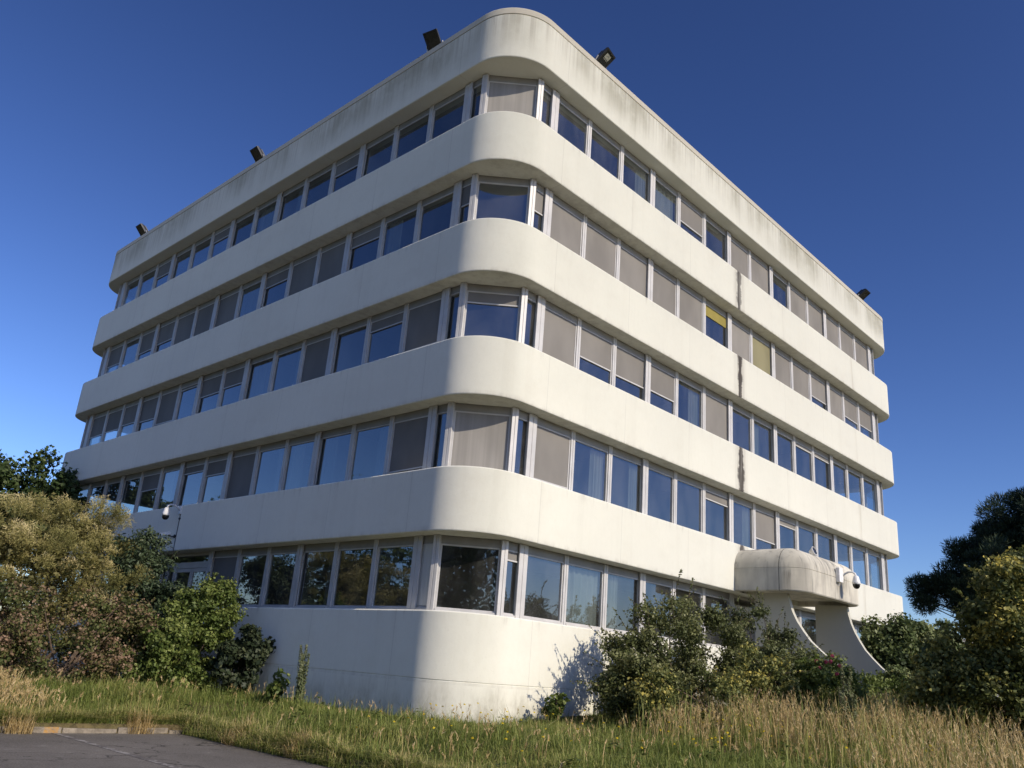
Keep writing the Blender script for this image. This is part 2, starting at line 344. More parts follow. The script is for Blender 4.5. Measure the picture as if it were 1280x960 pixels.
def parking():
    m, nt, out = new_mat('worn_asphalt'); P = geo(nt).outputs['Position']
    b = N(nt, 'ShaderNodeBsdfPrincipled', Roughness=.88); b.inputs['Specular IOR Level'].default_value = .3
    n1 = noise(nt, P, (.35, .35, 1), 1, 6, .6); n2 = noise(nt, P, (40, 40, 40), 1, 3, .7); n3 = noise(nt, P, (3, 3, 3), 1, 6, .7)
    c = mix(nt, maprange(nt, n1, .3, .7), (.088, .082, .070), (.145, .135, .118))
    c = mix(nt, maprange(nt, n2, .42, .7, 0, .6), c, (.26, .235, .21))
    wf = noise(nt, P, (2.2, 9, 1), 1, 5, .75, (3, 3, 0)); c = mix(nt, math_(nt, 'MULTIPLY', maprange(nt, wf, .6, .66), maprange(nt, n1, .45, .6)), c, (.36, .34, .31))
    c = mix(nt, maprange(nt, n3, .55, .75, 0, .45), c, (.05, .045, .04))
    vo = N(nt, 'ShaderNodeTexVoronoi', Scale=.55); vo.feature = 'DISTANCE_TO_EDGE'
    ad = nt.nodes.new('ShaderNodeVectorMath'); ad.operation = 'ADD'; L(nt, P, ad.inputs[0])
    nn = N(nt, 'ShaderNodeTexNoise', Scale=2.5, Detail=4); L(nt, P, nn.inputs['Vector'])
    L(nt, nn.outputs['Color'], ad.inputs[1]); L(nt, ad.outputs[0], vo.inputs['Vector'])
    k = math_(nt, 'SUBTRACT', 1., maprange(nt, vo.outputs['Distance'], .003, .018))
    c = mix(nt, math_(nt, 'MULTIPLY', k, maprange(nt, n1, .4, .6, .1, .9)), c, (.025, .023, .02))
    L(nt, c, b.inputs['Base Color']); L(nt, bump(nt, n2, .5, .01), b.inputs['Normal']); L(nt, b.outputs[0], out.inputs[0])
    mb = MB(); edge = []
    for i in range(70):
        y = LY - i * .5; edge.append((LX + .06 * math.sin(y * 2.1) + .05 * math.sin(y * 5.3) + .02, y, .004))
    pts = [(-70, LY, .004)] + edge + [(LX, -70, .004), (-70, -70, .004)]
    mb.add(pts, [tuple(range(len(pts)))]); tag(mb.build('parking_lot', m), kind='structure')
    # worn painted bay lines
    m, nt, out = new_mat('worn_road_paint'); P = geo(nt).outputs['Position']
    b = N(nt, 'ShaderNodeBsdfPrincipled', Roughness=.8)
    n1 = noise(nt, P, (9, 9, 9), 1, 5, .75); n2 = noise(nt, P, (1.2, 1.2, 1), 1, 3, .6)
    k = math_(nt, 'ADD', math_(nt, 'MULTIPLY', n1, .8), math_(nt, 'MULTIPLY', n2, .5))
    L(nt, mix(nt, maprange(nt, k, .58, .75), (.10, .09, .082), (.32, .305, .28)), b.inputs['Base Color']); L(nt, b.outputs[0], out.inputs[0])
    mb = MB()
    for x in (-11.6, -9.1, -6.62):
        mb.box((x - .06, LY - 5.2, .0075), (x + .06, LY - .02, .0085))
    mb.box((-6.1, -2.2, .0075), (-4.9, -2.08, .0085))
    tag(mb.build('road_marking', m), kind='structure')
    # kerb: a row of cast stones with open joints
    m, nt, out = new_mat('kerb_concrete'); P = geo(nt).outputs['Position']
    b = N(nt, 'ShaderNodeBsdfPrincipled', Roughness=.9); n1 = noise(nt, P, (3, 3, 3), 1, 6, .7); n2 = noise(nt, P, (20, 20, 20), 1, 4, .7)
    c = mix(nt, maprange(nt, n1, .35, .65), (.13, .11, .08), (.29, .25, .19)); c = mix(nt, maprange(nt, n2, .5, .75, 0, .6), c, (.1, .085, .06))
    sep = N(nt, 'ShaderNodeSeparateXYZ'); L(nt, P, sep.inputs[0])
    pk = math_(nt, 'MULTIPLY', math_(nt, 'GREATER_THAN', sep.outputs[0], -6.80), math_(nt, 'LESS_THAN', sep.outputs[0], -6.56))
    c = mix(nt, math_(nt, 'MULTIPLY', pk, maprange(nt, n2, .35, .6, .15, .8)), c, (.40, .21, .04))
    L(nt, c, b.inputs['Base Color']); L(nt, bump(nt, n1, .6, .03), b.inputs['Normal']); L(nt, b.outputs[0], out.inputs[0])
    mb = MB(); x = -16.3; rr = random.Random(3)
    while x < -4.3:
        w = .98
        T = Matrix.Translation((x + w / 2, LY + .02, 0)) @ Matrix.Rotation(R(rr.uniform(-2, 2)), 4, 'Z') @ Matrix.Rotation(R(rr.uniform(-.8, .8)), 4, 'Y')
        mb.box((-w / 2 + .008, -.02, -.1), (w / 2 - .008, .13, .095 + rr.uniform(-.03, .012)), 0, T, .02); x += w
    tag(mb.build('kerb', m), kind='structure')
parking()

# ------------------------------------------------------------------ office building
bld = empty('office_building', (0, 0, 0))
tag(bld, 'five storey cream concrete office block with rounded corners and recessed window strips', 'building')
def perimeter(step=None, r=RAD, seg=20):
    """closed loop of (point, inward normal) round the rounded square, from the middle of the back edge"""
    out = []
    cs = [((r, B - r), 90, 180), ((r, r), 180, 270), ((B - r, r), 270, 360), ((B - r, B - r), 0, 90)]
    for (cx, cy), a0, a1 in cs:
        for i in range(-1, seg + 2):
            a = R(a0 + (a1 - a0) * min(max(i, 0), seg) / seg); d = (math.cos(a), math.sin(a)); e = .04 if i < 0 else (-.04 if i > seg else 0)
            out.append(((cx + r * d[0] + d[1] * e, cy + r * d[1] - d[0] * e), (-d[0], -d[1])))
    return out
def sweep(mb, path, sec, closed=True, mi=0):
    n = len(sec); vs = [(p[0] + o * d[0], p[1] + o * d[1], z) for p, d in path for o, z in sec]; fs = []
    K = len(path)
    for i in range(K if closed else K - 1):
        j = (i + 1) % K
        for k in range(n): l = (k + 1) % n; fs.append((i * n + k, j * n + k, j * n + l, i * n + l))
    if not closed: fs.append(tuple(range(n))); fs.append(tuple(range((K - 1) * n, K * n))[::-1])
    mb.add(vs, fs, mi)
def section(zb, zt, depth=.9, o=0., bev=.03):
    return [(o + bev, zb), (o + bev * .3, zb + bev * .3), (o, zb + bev), (o, zt - bev), (o + bev * .3, zt - bev * .3), (o + bev, zt), (depth, zt + .015), (depth, zb)]
loop = perimeter()
for k in range(1, 5):
    mb = MB(); sweep(mb, loop, section(HEADZ[k - 1], SILL[k])); o = mb.build('spandrel_band', M['band'], bld); smooth_angle(o, 12)
mb = MB(); sweep(mb, loop, [(.03, 17.80), (.01, 17.81), (0, 17.83), (0, 19.262), (.022, 19.268), (.022, 19.4), (.45, 19.4), (.9, 18.4), (.9, 17.80)])
o = mb.build('parapet', M['parapet'], bld); smooth_angle(o, 12)
mb = MB(); sweep(mb, loop, [(.0, 19.282), (-.012, 19.29), (-.012, 19.47), (.01, 19.5), (.04, 19.507), (.5, 19.49), (.5, 19.282)])
o = mb.build('coping', M['coping'], bld); smooth_angle(o, 12)
mb = MB(); mb.box((.6, .6, 18.6), (B - .6, B - .6, 18.8)); mb.build('roof', M['roofing'], bld)
# base wall in two lengths, leaving a doorway in each visible facade
DY0, DY1 = MULL[6] + .05, MULL[8] - .05
pathA = [((0, DY0), (1, 0))] + loop[23:46] + [((DY0, 0), (0, 1))]
pathB = [((DY1, 0), (0, 1))] + loop[46:92] + loop[0:23] + [((0, DY1), (1, 0))]
for pth in (pathA, pathB):
    mb = MB(); sweep(mb, pth, [(.0, -.2), (0, 1.318), (.014, 1.322), (.014, 1.338), (0, 1.342), (0, SILL[0] - .03), (.01, SILL[0] - .008), (.03, SILL[0]), (.9, SILL[0] + .015), (.9, -.2)], False)
    o = mb.build('base_wall', M['band'], bld); smooth_angle(o, 12)
# rooms behind the glass
mb = MB(); mb.box((5.6, 5.6, 0), (B - .95, B - .95, 18.5)); mb.build('core_wall', M['inner'], bld)
for k in range(5):
    z0 = SILL[k] - .95 - .35; mb = MB(); mb.box((.92, .92, z0), (B - .92, B - .92, z0 + .35)); mb.build('floor_slab', M['carpet'], bld)
mb = MB()
for k in range(5):
    for i in (3, 6, 8, 11):
        if (k * 7 + i) % 3 == 0: continue
        t = MULL[i]
        mb.box((t - .05, D + .2, SILL[k] - .95), (t + .05, 5.6, HEADZ[k] + .3))
        mb.box((D + .2, t - .05, SILL[k] - .95), (5.6, t + .05, HEADZ[k] + .3))
mb.build('partition_wall', M['inner'], bld)

# windows ------------------------------------------------------------
def frame_geo(mb, w, h, fs=.075, narrow=False, T=None):
    hw = w / 2 - .006; f = fs; head = .20; cill = .085; y0 = -.035; y1 = .07
    def bar(a, b, mi=0): mb.box(a, b, mi, T, .006)
    bar((-hw, y0, .01), (-hw + f, y1, h - .004)); bar((hw - f, y0, .01), (hw, y1, h - .004))
    bar((-hw + f + .001, y0 + .03, h - head), (hw - f - .001, y1, h - .004), 5); bar((-hw + f + .001, y0 - .02, .01), (hw - f - .001, y1, cill))
    s = .035; i = hw - f - .001; zb, zt = cill + .001, h - head - .001        # inner sash, set back
    bar((-i, y0 + .035, zb), (-i + s, y1 - .01, zt)); bar((i - s, y0 + .035, zb), (i, y1 - .01, zt))
    bar((-i + s, y0 + .035, zb), (i - s, y1 - .01, zb + s)); bar((-i + s, y0 + .035, zt - s), (i - s, y1 - .01, zt))
    return (-i + s, i - s, zb + s, zt - s)
def pane_geo(mb, ap, T=None):
    x0, x1, z0, z1 = ap; mb.add([(x0, .035, z0), (x1, .035, z0), (x1, .035, z1), (x0, .035, z1)], [(0, 1, 2, 3)], 0, T)
def blind_geo(mb, ap, frac, kind, T=None, mi=(0, 1)):
    x0, x1, z0, z1 = ap; zb = z1 - (z1 - z0) * frac; n = 24; y = .012
    vs = []; 
    for i in range(n + 1):
        x = x0 + .003 + (x1 - x0 - .006) * i / n
        yy = y + (.010 * math.sin(i * 1.9) + .05 if kind == 'c' else .002 * math.sin(i * .9))
        vs += [(x, yy, zb), (x, yy, z1)]
    mb.add(vs, [(2 * i, 2 * i + 2, 2 * i + 3, 2 * i + 1) for i in range(n)], mi[0], T)
    if kind == 's' and frac < .985:
        S_t = Matrix.Translation(((x0 + x1) / 2, 0, zb)) @ Matrix.Rotation(R(crook.uniform(-.9, .9)), 4, 'Y') @ Matrix.Translation((-(x0 + x1) / 2, 0, -zb))
        mb.box((x0 + .003, y - .02, zb - .03), (x1 - .003, y + .012, zb + .004), mi[1], (T @ S_t) if T is not None else S_t)
crook = random.Random(12)
def drape_geo(mb, ap, a, b, mi=0, T=None):
    x0, x1, z0, z1 = ap; n = 22; xa, xb = x0 + (x1 - x0) * a, x0 + (x1 - x0) * b; vs = []
    for i in range(n + 1):
        x = xa + (xb - xa) * i / n; yy = .16 + .035 * math.sin(i * 1.7) + .01 * math.sin(i * 4.1); vs += [(x, yy, z0 - .05), (x, yy, z1 + .02)]
    mb.add(vs, [(2 * i, 2 * i + 2, 2 * i + 3, 2 * i + 1) for i in range(n)], mi, T)

S_, C_, Y_ = 's', 'c', 'y'
RB = { # right facade, bays counted from the corner:  storey -> bay -> (fraction, kind)
 4: {4: (.55, S_), 6: (.78, S_), 7: (.86, S_), 9: (1, S_), 10: (.93, S_), 11: (1, S_), 12: (1, S_), 13: (1, S_)},
 3: {0: (1, S_), 1: (1, S_), 2: (1, S_), 3: (1, S_), 4: (1, S_), 5: (.28, Y_), 6: (1, 'g'), 7: (1, 'o'), 8: (1, S_), 9: (1, S_), 10: (.62, S_), 11: (1, S_), 12: (.6, S_), 13: (.56, S_)},
 2: {0: (1, S_), 1: (.60, S_), 2: (.62, S_), 3: (.58, S_), 5: (1, S_), 9: (.08, S_), 10: (.1, S_)},
 1: {0: (.96, S_), 5: (.17, S_), 7: (.68, S_), 8: (.12, S_)},
 0: {7: (1, S_), 6: (.4, S_)}}
LB = {
 4: {3: (.3, S_), 8: (.25, S_), 11: (.4, S_)},
 3: {2: (.25, S_), 3: (1, S_), 4: (1, S_), 5: (.28, S_), 6: (.86, C_), 7: (1, S_), 8: (.97, S_), 9: (.85, S_), 10: (.55, S_), 11: (.6, S_), 12: (.6, C_), 13: (.6, S_)},
 2: {0: (.88, S_), 1: (.2, S_), 3: (1, S_), 6: (.4, S_), 7: (.45, S_), 8: (.06, S_), 9: (.85, S_), 10: (.62, S_), 11: (.55, S_), 12: (.6, S_), 13: (.62, S_)},
 1: {0: (.93, S_), 5: (1, S_), 6: (.32, S_), 7: (.16, S_), 9: (.4, S_)},
 0: {5: (1, S_), 11: (.5, S_)}}
CW = {4: (1, C_), 2: (.2, S_), 1: (1, C_)}
NLW = {3: (.42, S_), 0: (.99, 'w')}
NRW = {3: (.45, S_), 0: (.14, S_)}
M['white_board'] = simple('pale_board', (.55, .56, .52), .8, 0, .03, 1.)
M['grey_sheet'] = blind_mat('grey_film', (.22, .21, .19))
BM = {S_: 'blind', C_: 'curtain', Y_: 'yellow', 'w': 'white_board', 'g': 'grey_sheet', 'o': 'olive'}
jobs = []   # (T, width, height, blind)
def facade_T(side, s, k):
    if side == 'R': return Matrix.Translation((s, D, SILL[k]))
    if side == 'L': return Matrix.Translation((D, s, SILL[k])) @ Matrix.Rotation(R(-90), 4, 'Z')
for k in range(5):
    h = HEADZ[k] - SILL[k]
    for i in range(14):
        s = (MULL[i] + MULL[i + 1]) / 2
        if not (k == 0 and i in (6, 7)):
            jobs.append((facade_T('R', s, k), PITCH, h, RB[k].get(i))); jobs.append((facade_T('L', s, k), PITCH, h, LB[k].get(i)))
    nw = A0 - CH; s = (A0 + CH) / 2
    jobs.append((facade_T('L', s, k), nw, h, NLW.get(k))); jobs.append((facade_T('R', s, k), nw, h, NRW.get(k)))
    jobs.append((facade_T('L', B - s, k), nw, h, None)); jobs.append((facade_T('R', B - s, k), nw, h, None))
    cw = (CH - D) * math.sqrt(2); mid = (D + CH) / 2
    jobs.append((Matrix.Translation((mid, mid, SILL[k])) @ Matrix.Rotation(R(-45), 4, 'Z'), cw, h, CW.get(k)))
    jobs.append((Matrix.Translation((B - mid, mid, SILL[k])) @ Matrix.Rotation(R(45), 4, 'Z'), cw, h, None))
    jobs.append((Matrix.Translation((mid, B - mid, SILL[k])) @ Matrix.Rotation(R(-135), 4, 'Z'), cw, h, None))
cr, cu, cf = cam_basis()
def area(j):
    T, w, h, b = j; p = T @ Vector((0, 0, h / 2)); n = (T.to_3x3() @ Vector((0, -1, 0))); v = CAM - p
    return w * h * max(0, n.dot(v.normalized())) / v.length_squared
jobs.sort(key=area, reverse=True)
cache = {}
def win_meshes(w, h, b):
    key = (round(w, 3), round(h, 3))
    if key not in cache:
        f = MB(); ap = frame_geo(f, w, h, .075 if w > 1 else .07); p = MB(); pane_geo(p, ap); cache[key] = (f, ap, p, {})
    return cache[key]
rest = MB()
for n, (T, w, h, b) in enumerate(jobs):
    f, ap, p, blinds = win_meshes(w, h, b)
    if n < 100:
        c = blinds.get('f')
        if c is None:
            o = f.build('window', [M['alu']] * 5 + [M['alu_head_shade']], bld); blinds['f'] = o.data
            q = p.build('pane', M['glass'], o); blinds['p'] = q.data
        else:
            o = link('window', c, bld); q = link('pane', blinds['p'], o)
        o.matrix_local = T
        if b and b[1] in (Y_, 'o'): o['label'] = 'window with a yellow screen in its upper part' if b[1] == Y_ else 'window filled by a dull olive screen'
        if not b and w > 1.6 and crook.random() < .5:
            mb = MB(); a_ = crook.choice(((0, .2), (.72, 1), (0, 1), (0, .45), (.6, 1))); drape_geo(mb, ap, *a_); mb.build('curtain', M['net'], o)
        if b:
            mb = MB(); kd = b[1]; blind_geo(mb, ap, b[0], 'x' if (abs(w - PITCH) > .02 and kd == C_) or kd == Y_ else ('c' if kd in (C_, Y_) else ('s' if kd == S_ else 'x')))
            mb.build('curtain' if kd in (C_, Y_) else 'blind', [M[BM[kd]], M['alu']], o)
    else:
        ro = len(rest.mi); rest.add(f.v, f.f, 0, T); rest.mi[ro:] = f.mi; rest.add(p.v, p.f, 1, T)
        if b:
            kd = b[1]; mi = {S_: 2, C_: 3, Y_: 4}.get(kd, 2); blind_geo(rest, ap, b[0], 'c' if kd in (C_, Y_) else 's', T, (mi, 0))
tag(rest.build('window_strip', [M['alu'], M['glass'], M['blind'], M['curtain'], M['yellow'], M['alu_head_shade']], bld), kind='stuff')
# posts that cover the wide mullions
pm = None
def post_mesh(w):
    mb = MB(); h = HEADZ[0] - SILL[0]
    for a, b in ((-w / 2, -.008), (.008, w / 2)): mb.box((a, -.075, .012), (b, -.036, h - .006), 0, None, .006)
    mb.box((-.03, -.062, .012), (.03, -.037, h - .006))
    return mb
pmd = {}
def post(T, w):
    if w in pmd: o = link('mullion', pmd[w], bld)
    else: o = post_mesh(w).build('mullion', M['alu'], bld); pmd[w] = o.data
    o.matrix_local = T
for k in range(5):
    for i in WIDE:
        if k == 4: pass
        for side in 'RL': post(facade_T(side, MULL[i], k), .27 if i not in (0, 14) else .30)
for k in range(5):
    for T in (Matrix.Translation((D, CH, SILL[k])) @ Matrix.Rotation(R(-67.5), 4, 'Z'), Matrix.Translation((CH, D, SILL[k])) @ Matrix.Rotation(R(-22.5), 4, 'Z'),
              Matrix.Translation((B - CH, D, SILL[k])) @ Matrix.Rotation(R(22.5), 4, 'Z'), Matrix.Translation((D, B - CH, SILL[k])) @ Matrix.Rotation(R(-112.5), 4, 'Z')):
        post(T, .17)
# doors
def entrance(side, z0):
    screen = 'blind' if side == 'R' else 'door_glass'
    h = HEADZ[0] - z0; w = DY1 - DY0
    T = Matrix.Translation(((DY0 + DY1) / 2, D + .12, z0)) if side == 'R' else Matrix.Translation((D + .12, (DY0 + DY1) / 2, z0)) @ Matrix.Rotation(R(-90), 4, 'Z')
    fr = MB()
    for x in (-w / 2 + .05, w / 2 - .17): fr.box((x, -.06, 0), (x + .12, .08, h - .01), 0, None, .006)
    fr.box((-w / 2 + .171, -.05, h - .5), (w / 2 - .171, .08, h - .3), 0, None, .006); fr.box((-w / 2 + .171, -.055, h - .1), (w / 2 - .171, .08, h - .01), 0, None, .006)
    fr.box((-.9 - .08, -.05, 0), (-.9, .07, h - .501), 0, None, .006)
    door = fr.build('entrance_door', M['alu'], bld); door.matrix_local = T
    g = MB(); g.add([(-w / 2 + .17, .01, h - .3), (w / 2 - .17, .01, h - .3), (w / 2 - .17, .01, h - .1), (-w / 2 + .17, .01, h - .1)], [(0, 1, 2, 3)])
    g.add([(-w / 2 + .17, .01, .02), (-.98, .01, .02), (-.98, .01, h - .5), (-w / 2 + .17, .01, h - .5)], [(0, 1, 2, 3)]); g.build('pane', M['door_glass'], door)
    x0 = -.9
    for lw in range(2):
        a = x0 + lw * 1.16; b = a + 1.15; lf = MB(); zt = h - .505
        for xa, xb in ((a + .004, a + .1), (b - .1, b - .004)): lf.box((xa, -.03, .02), (xb, .03, zt), 0, None, .006)
        lf.box((a + .1, -.028, .02), (b - .1, .03, .28), 0, None, .006); lf.box((a + .1, -.028, zt - .12), (b - .1, .03, zt), 0, None, .006)
        lf.add([(a + .1, 0, .28), (b - .1, 0, .28), (b - .1, 0, zt - .12), (a + .1, 0, zt - .12)], [(0, 1, 2, 3)], 1)
        hx = b - .05 if lw == 0 else a + .05
        lf.tube([(hx, -.03, .9), (hx, -.09, .9), (hx, -.09, 1.4), (hx, -.03, 1.4)], .014, 8, 2)
        lf.build('door_leaf', [M['alu'], M[screen], M['steel_grey']], door)
entrance('L', .75); entrance('R', 1.12)
# a threshold slab at each door
mb = MB(); mb.box((-.3, DY0 + .02, .2), (.9, DY1 - .02, .75)); mb.box((DY0 + .02, -1.6, .5), (DY1 - .02, .9, 1.12)); mb.build('doorstep', M['fin'], bld)

# entrance canopy ------------------------------------------------------
def canopy():
    x0, x1, y0, zb, zj = 11.68, 16.48, -2.24, 4.57, 5.26
    rc = .72; Rt = .66
    def ring(ins, z):
        r = max(rc - ins, .06); pts = []
        pts.append((x0 + ins, .02, z))
        for i in range(11):
            a = R(180 + 90 * i / 10); pts.append((x0 + ins + r + r * math.cos(a), y0 + ins + r + r * math.sin(a), z))
        for i in range(11):
            a = R(270 + 90 * i / 10); pts.append((x1 - ins - r + r * math.cos(a), y0 + ins + r + r * math.sin(a), z))
        pts.append((x1 - ins, .02, z)); return pts
    rings = [ring(.30, zb + .16), ring(.30, zb + .01), ring(.03, zb), ring(0, zb + .03), ring(0, zj - .012), ring(.014, zj - .006), ring(.014, zj + .006), ring(0, zj + .012)]
    for i in range(1, 9):
        t = R(90 * i / 8); rings.append(ring(Rt * (1 - math.cos(t)), zj + .012 + Rt * math.sin(t)))
    n = len(rings[0]); mb = MB(); vs = [p for r_ in rings for p in r_]; fs = []
    for i in range(len(rings) - 1):
        for k in range(n - 1): fs.append((i * n + k, i * n + k + 1, (i + 1) * n + k + 1, (i + 1) * n + k))
    fs.append(tuple(range(n))); fs.append(tuple(range((len(rings) - 1) * n, len(rings) * n)))
    mb.add(vs, fs); o = mb.build('entrance_canopy', M['canopy'], bld); smooth_angle(o, 14)
    # vertical casting joints, thin recess strips 2 mm proud of the shell
    # two fins with a concave front edge that flares out to the ground
    for xf, dy in ((12.46, 0.), (15.98, -.40)):
        front = [(-1.38, zb + .012), (-1.44, 4.3), (-1.53, 4.01), (-1.66, 3.74), (-1.84, 3.47), (-2.06, 3.18), (-2.34, 2.93), (-2.68, 2.66), (-2.98, 2.47), (-3.15, 2.32), (-3.2, 2.1), (-3.2, .6)]
        prof = [(-1.38 + (y + 1.38) * (.78 if dy else 1.) + dy, z) for y, z in front] + [(-.30 + dy, .6), (-.30 + dy, zb + .012)]
        vs = [(xf, y, z) for y, z in prof] + [(xf + .17, y, z) for y, z in prof]; n = len(prof); f = MB()
        f.add(vs, [tuple(range(n)), tuple(range(n, 2 * n))[::-1]] + [(i, (i + 1) % n, n + (i + 1) % n, n + i) for i in range(n)])
        f.build('canopy_fin', M['fin'], o)
canopy()

# ------------------------------------------------------------------ roof floodlights and cameras
def floodlight(loc, rz, tilt, label, sc=1.0, bright=False):
    t = empty('floodlight', loc, rz); tag(t, label, 'floodlight', 'floodlights on the parapet'); t.scale = (sc,) * 3
    T = Matrix.Translation((0, -.02, .13)) @ Matrix.Rotation(R(-tilt), 4, 'X') @ Matrix.Translation((0, -.28, 0))
    h = MB(); w, d, hh = .25, .27, .11
    vs = [(-w, -d, -.02), (w, -d, -.02), (w, d, -.02), (-w, d, -.02), (-w * .98, -d * .98, .04), (w * .98, -d * .98, .04), (w * .98, d * .98, .04), (-w * .98, d * .98, .04), (-w * .6, -d * .5, .17), (w * .6, -d * .5, .17), (w * .6, d * .85, .17), (-w * .6, d * .85, .17)]
    h.add(vs, [(0, 3, 2, 1)] + [(i, (i + 1) % 4, 4 + (i + 1) % 4, 4 + i) for i in range(4)] + [(4 + i, 4 + (i + 1) % 4, 8 + (i + 1) % 4, 8 + i) for i in range(4)] + [(8, 9, 10, 11)], 0, T)
    for x in np.linspace(-.14, .14, 6): h.box((x - .006, -.12, .165), (x + .006, .24, .21), 0, T)
    h.box((-w - .012, -d - .012, -.045), (w + .012, -d + .03, -.015), 0, T); h.box((-w - .012, d - .03, -.045), (w + .012, d + .012, -.015), 0, T)
    h.box((-w - .012, -d + .031, -.045), (-w + .03, d - .031, -.015), 0, T); h.box((w - .03, -d + .031, -.045), (w + .012, d - .031, -.015), 0, T)
    h.build('housing', M['steel_dark'], t)
    g = MB(); g.box((-w + .031, -d + .031, -.030), (w - .031, d - .031, -.021), 0, T); g.build('lens', M['lamp_glass'], t)
    if bright:
      g = MB(); g.box((-w * .5, -d * .62, -.035), (w * .5, -d * .05, -.0305), 0, T); g.box((-w * .45, d * .02, -.034), (w * .45, d * .1, -.0305), 0, T); g.build('reflector', M['lamp_bright'], t)
    b = MB()
    for s in (-1, 1):
        b.tube([tuple(T @ Vector((s * .30, .1, .02))), tuple(T @ Vector((s * .31, .26, -.04))), (s * .28, .05, .1), (s * .1, .08, .06)], .022, 6)
    b.tube([(0, .08, -.03), (0, .08, .12)], .04, 8); b.box((-.12, -.04, -.02), (.12, .2, .006), 0, None, .004)
    b.build('bracket', M['steel_grey'], t)
ZC = 19.515
floodlight((.24, 24.1, ZC), R(-90), 47, 'dark floodlight on the shaded parapet, farthest from the rounded front corner')
floodlight((.24, 13.9, ZC), R(-90), 46, 'dark floodlight halfway along the shaded parapet')
floodlight((.24, 3.75, ZC), R(-78), 44, 'dark floodlight on the shaded parapet beside the rounded front corner')
floodlight((3.85, .24, ZC), R(12), 40, 'floodlight on the sunlit parapet beside the rounded front corner, pale reflector showing', 1.0, True)
floodlight((24.3, .24, ZC), 0, 36, 'dark floodlight at the far end of the sunlit parapet')

def dome_camera(loc, rz, label, box=False):
    t = empty('dome_camera', loc, rz); tag(t, label, 'security camera')
    p = MB(); p.box((-.07, -.05, -.14), (.07, 0, .14), 0, None, .012)
    if box: p.box((-.42, -.13, -.24), (-.14, 0, .22), 0, None, .02); p.tube([(-.28, -.05, -.24), (-.28, -.02, -.34)], .015, 6)
    p.build('mount', M['white_plastic'], t)
    a = MB(); pts = [(0, -.05, 0), (0, -.12, .06), (0, -.24, .12), (0, -.38, .12), (0, -.46, .06), (0, -.48, -.02)]; a.tube(pts, .03, 8); a.build('arm', M['white_plastic'], t, True)
    h = MB(); h.lathe([(.0, .0), (.06, -.005), (.09, -.05), (.105, -.12), (.125, -.2), (.13, -.26), (.115, -.27), (0, -.27)], (0, -.48, 0), 18); h.build('housing', M['white_plastic'], t, True)
    d = MB(); d.lathe([(.112, -.271), (.112, -.31), (.095, -.36), (.06, -.40), (0, -.415)], (0, -.48, 0), 18); d.build('dome', M['smoked'], t, True)
    if not box:
        c = MB(); c.tube([(.05, -.012, -.14), (.05, -.012, -.55), (.06, -.012, -1.38)], .012, 6); c.box((-.0, -.03, -.32), (.1, 0, -.26)); c.build('cable', M['steel_dark'], t)
dome_camera((0, 14.15, 5.92), R(-90), 'white dome camera on a curved arm, shaded wall above the left door')
dome_camera((14.55, -2.24, 5.36), 0, 'white dome camera with junction box on the front of the entrance canopy', True)
def bullet():
    t = empty('bullet_camera', (0, 14.2, 5.04), R(-90)); tag(t, 'small white bullet camera under the dome camera on the shaded wall', 'security camera')
    b = MB(); b.tube([(0, 0, 0), (0, -.03, 0)], .06, 10); b.tube([(0, -.03, 0), (-.05, -.1, -.02), (-.12, -.15, .02)], .02, 8); b.build('bracket', M['steel_dark'], t)
    T = Matrix.Translation((-.2, -.2, .06)) @ Matrix.Rotation(R(-30), 4, 'Z') @ Matrix.Rotation(R(14), 4, 'X')
    h = MB(); h.box((-.055, -.26, -.05), (.055, .12, .05), 0, T, .02); h.box((-.065, -.32, .045), (.065, .1, .06), 0, T, .004); h.build('housing', M['white_plastic'], t)
    l = MB(); l.box((-.04, -.266, -.036), (.04, -.259, .036), 0, T); l.build('lens', M['smoked'], t)
bullet()
def canopy_lamp():
    t = empty('spotlight', (14.9, -1.1, 5.93)); tag(t, 'small white spotlight standing on top of the entrance canopy', 'spotlight')
    s = MB(); s.lathe([(.07, -.01), (.07, .02), (.018, .03), (.018, .2)], (0, 0, 0), 12); s.build('stand', M['white_plastic'], t)
    T = Matrix.Translation((0, -.05, .3)) @ Matrix.Rotation(R(70), 4, 'X')
    h = MB(); h.lathe([(0, -.1), (.06, -.09), (.1, 0), (.15, .07), (.155, .1), (.14, .1)], (0, 0, 0), 16, 0, T); h.build('reflector', M['white_plastic'], t, True)
    g = MB(); g.lathe([(.14, .085), (.0, .09)], (0, 0, 0), 16, 0, T); g.build('lens', M['lamp_glass'], t)
canopy_lamp()

# ------------------------------------------------------------------ plants
def unit(n, r=rng):
    v = r.normal(size=(n, 3)); return v / np.linalg.norm(v, axis=1, keepdims=True)
def norm(v): return v / np.maximum(np.linalg.norm(v, axis=-1, keepdims=True), 1e-9)
def leaves(pos, nrm, size, aspect, r, droop=0., fold=.25):
    """kite-shaped leaf quads at pos, facing nrm"""
    n = len(pos); t = norm(np.cross(nrm, unit(n, r))); t[:, 2] -= droop; t = norm(t); b = norm(np.cross(nrm, t)); nn = np.cross(t, b)
    s = size[:, None] if isinstance(size, np.ndarray) else np.full((n, 1), size)
    w = s * aspect
    p0 = pos - t * s * .5; p2 = pos + t * s * .5; m = pos - t * s * .05 + nn * s * fold * .5
    return np.stack([p0, m + b * w, p2, m - b * w], 1)
def blobs_in(env, n, rad, r, shell=.55):
    """clump centres through an ellipsoid envelope (centre, semi-axes), mostly near its skin, none below its floor"""
    c, s = np.array(env[0], float), np.array(env[1], float); u = unit(n * 3, r); k = (shell + (1 - shell) * r.random((n * 3, 1)))
    p = c + u * s * k; p = p[p[:, 2] > c[2] - s[2] * .75][:n]
    return p, r.uniform(rad[0], rad[1], len(p))
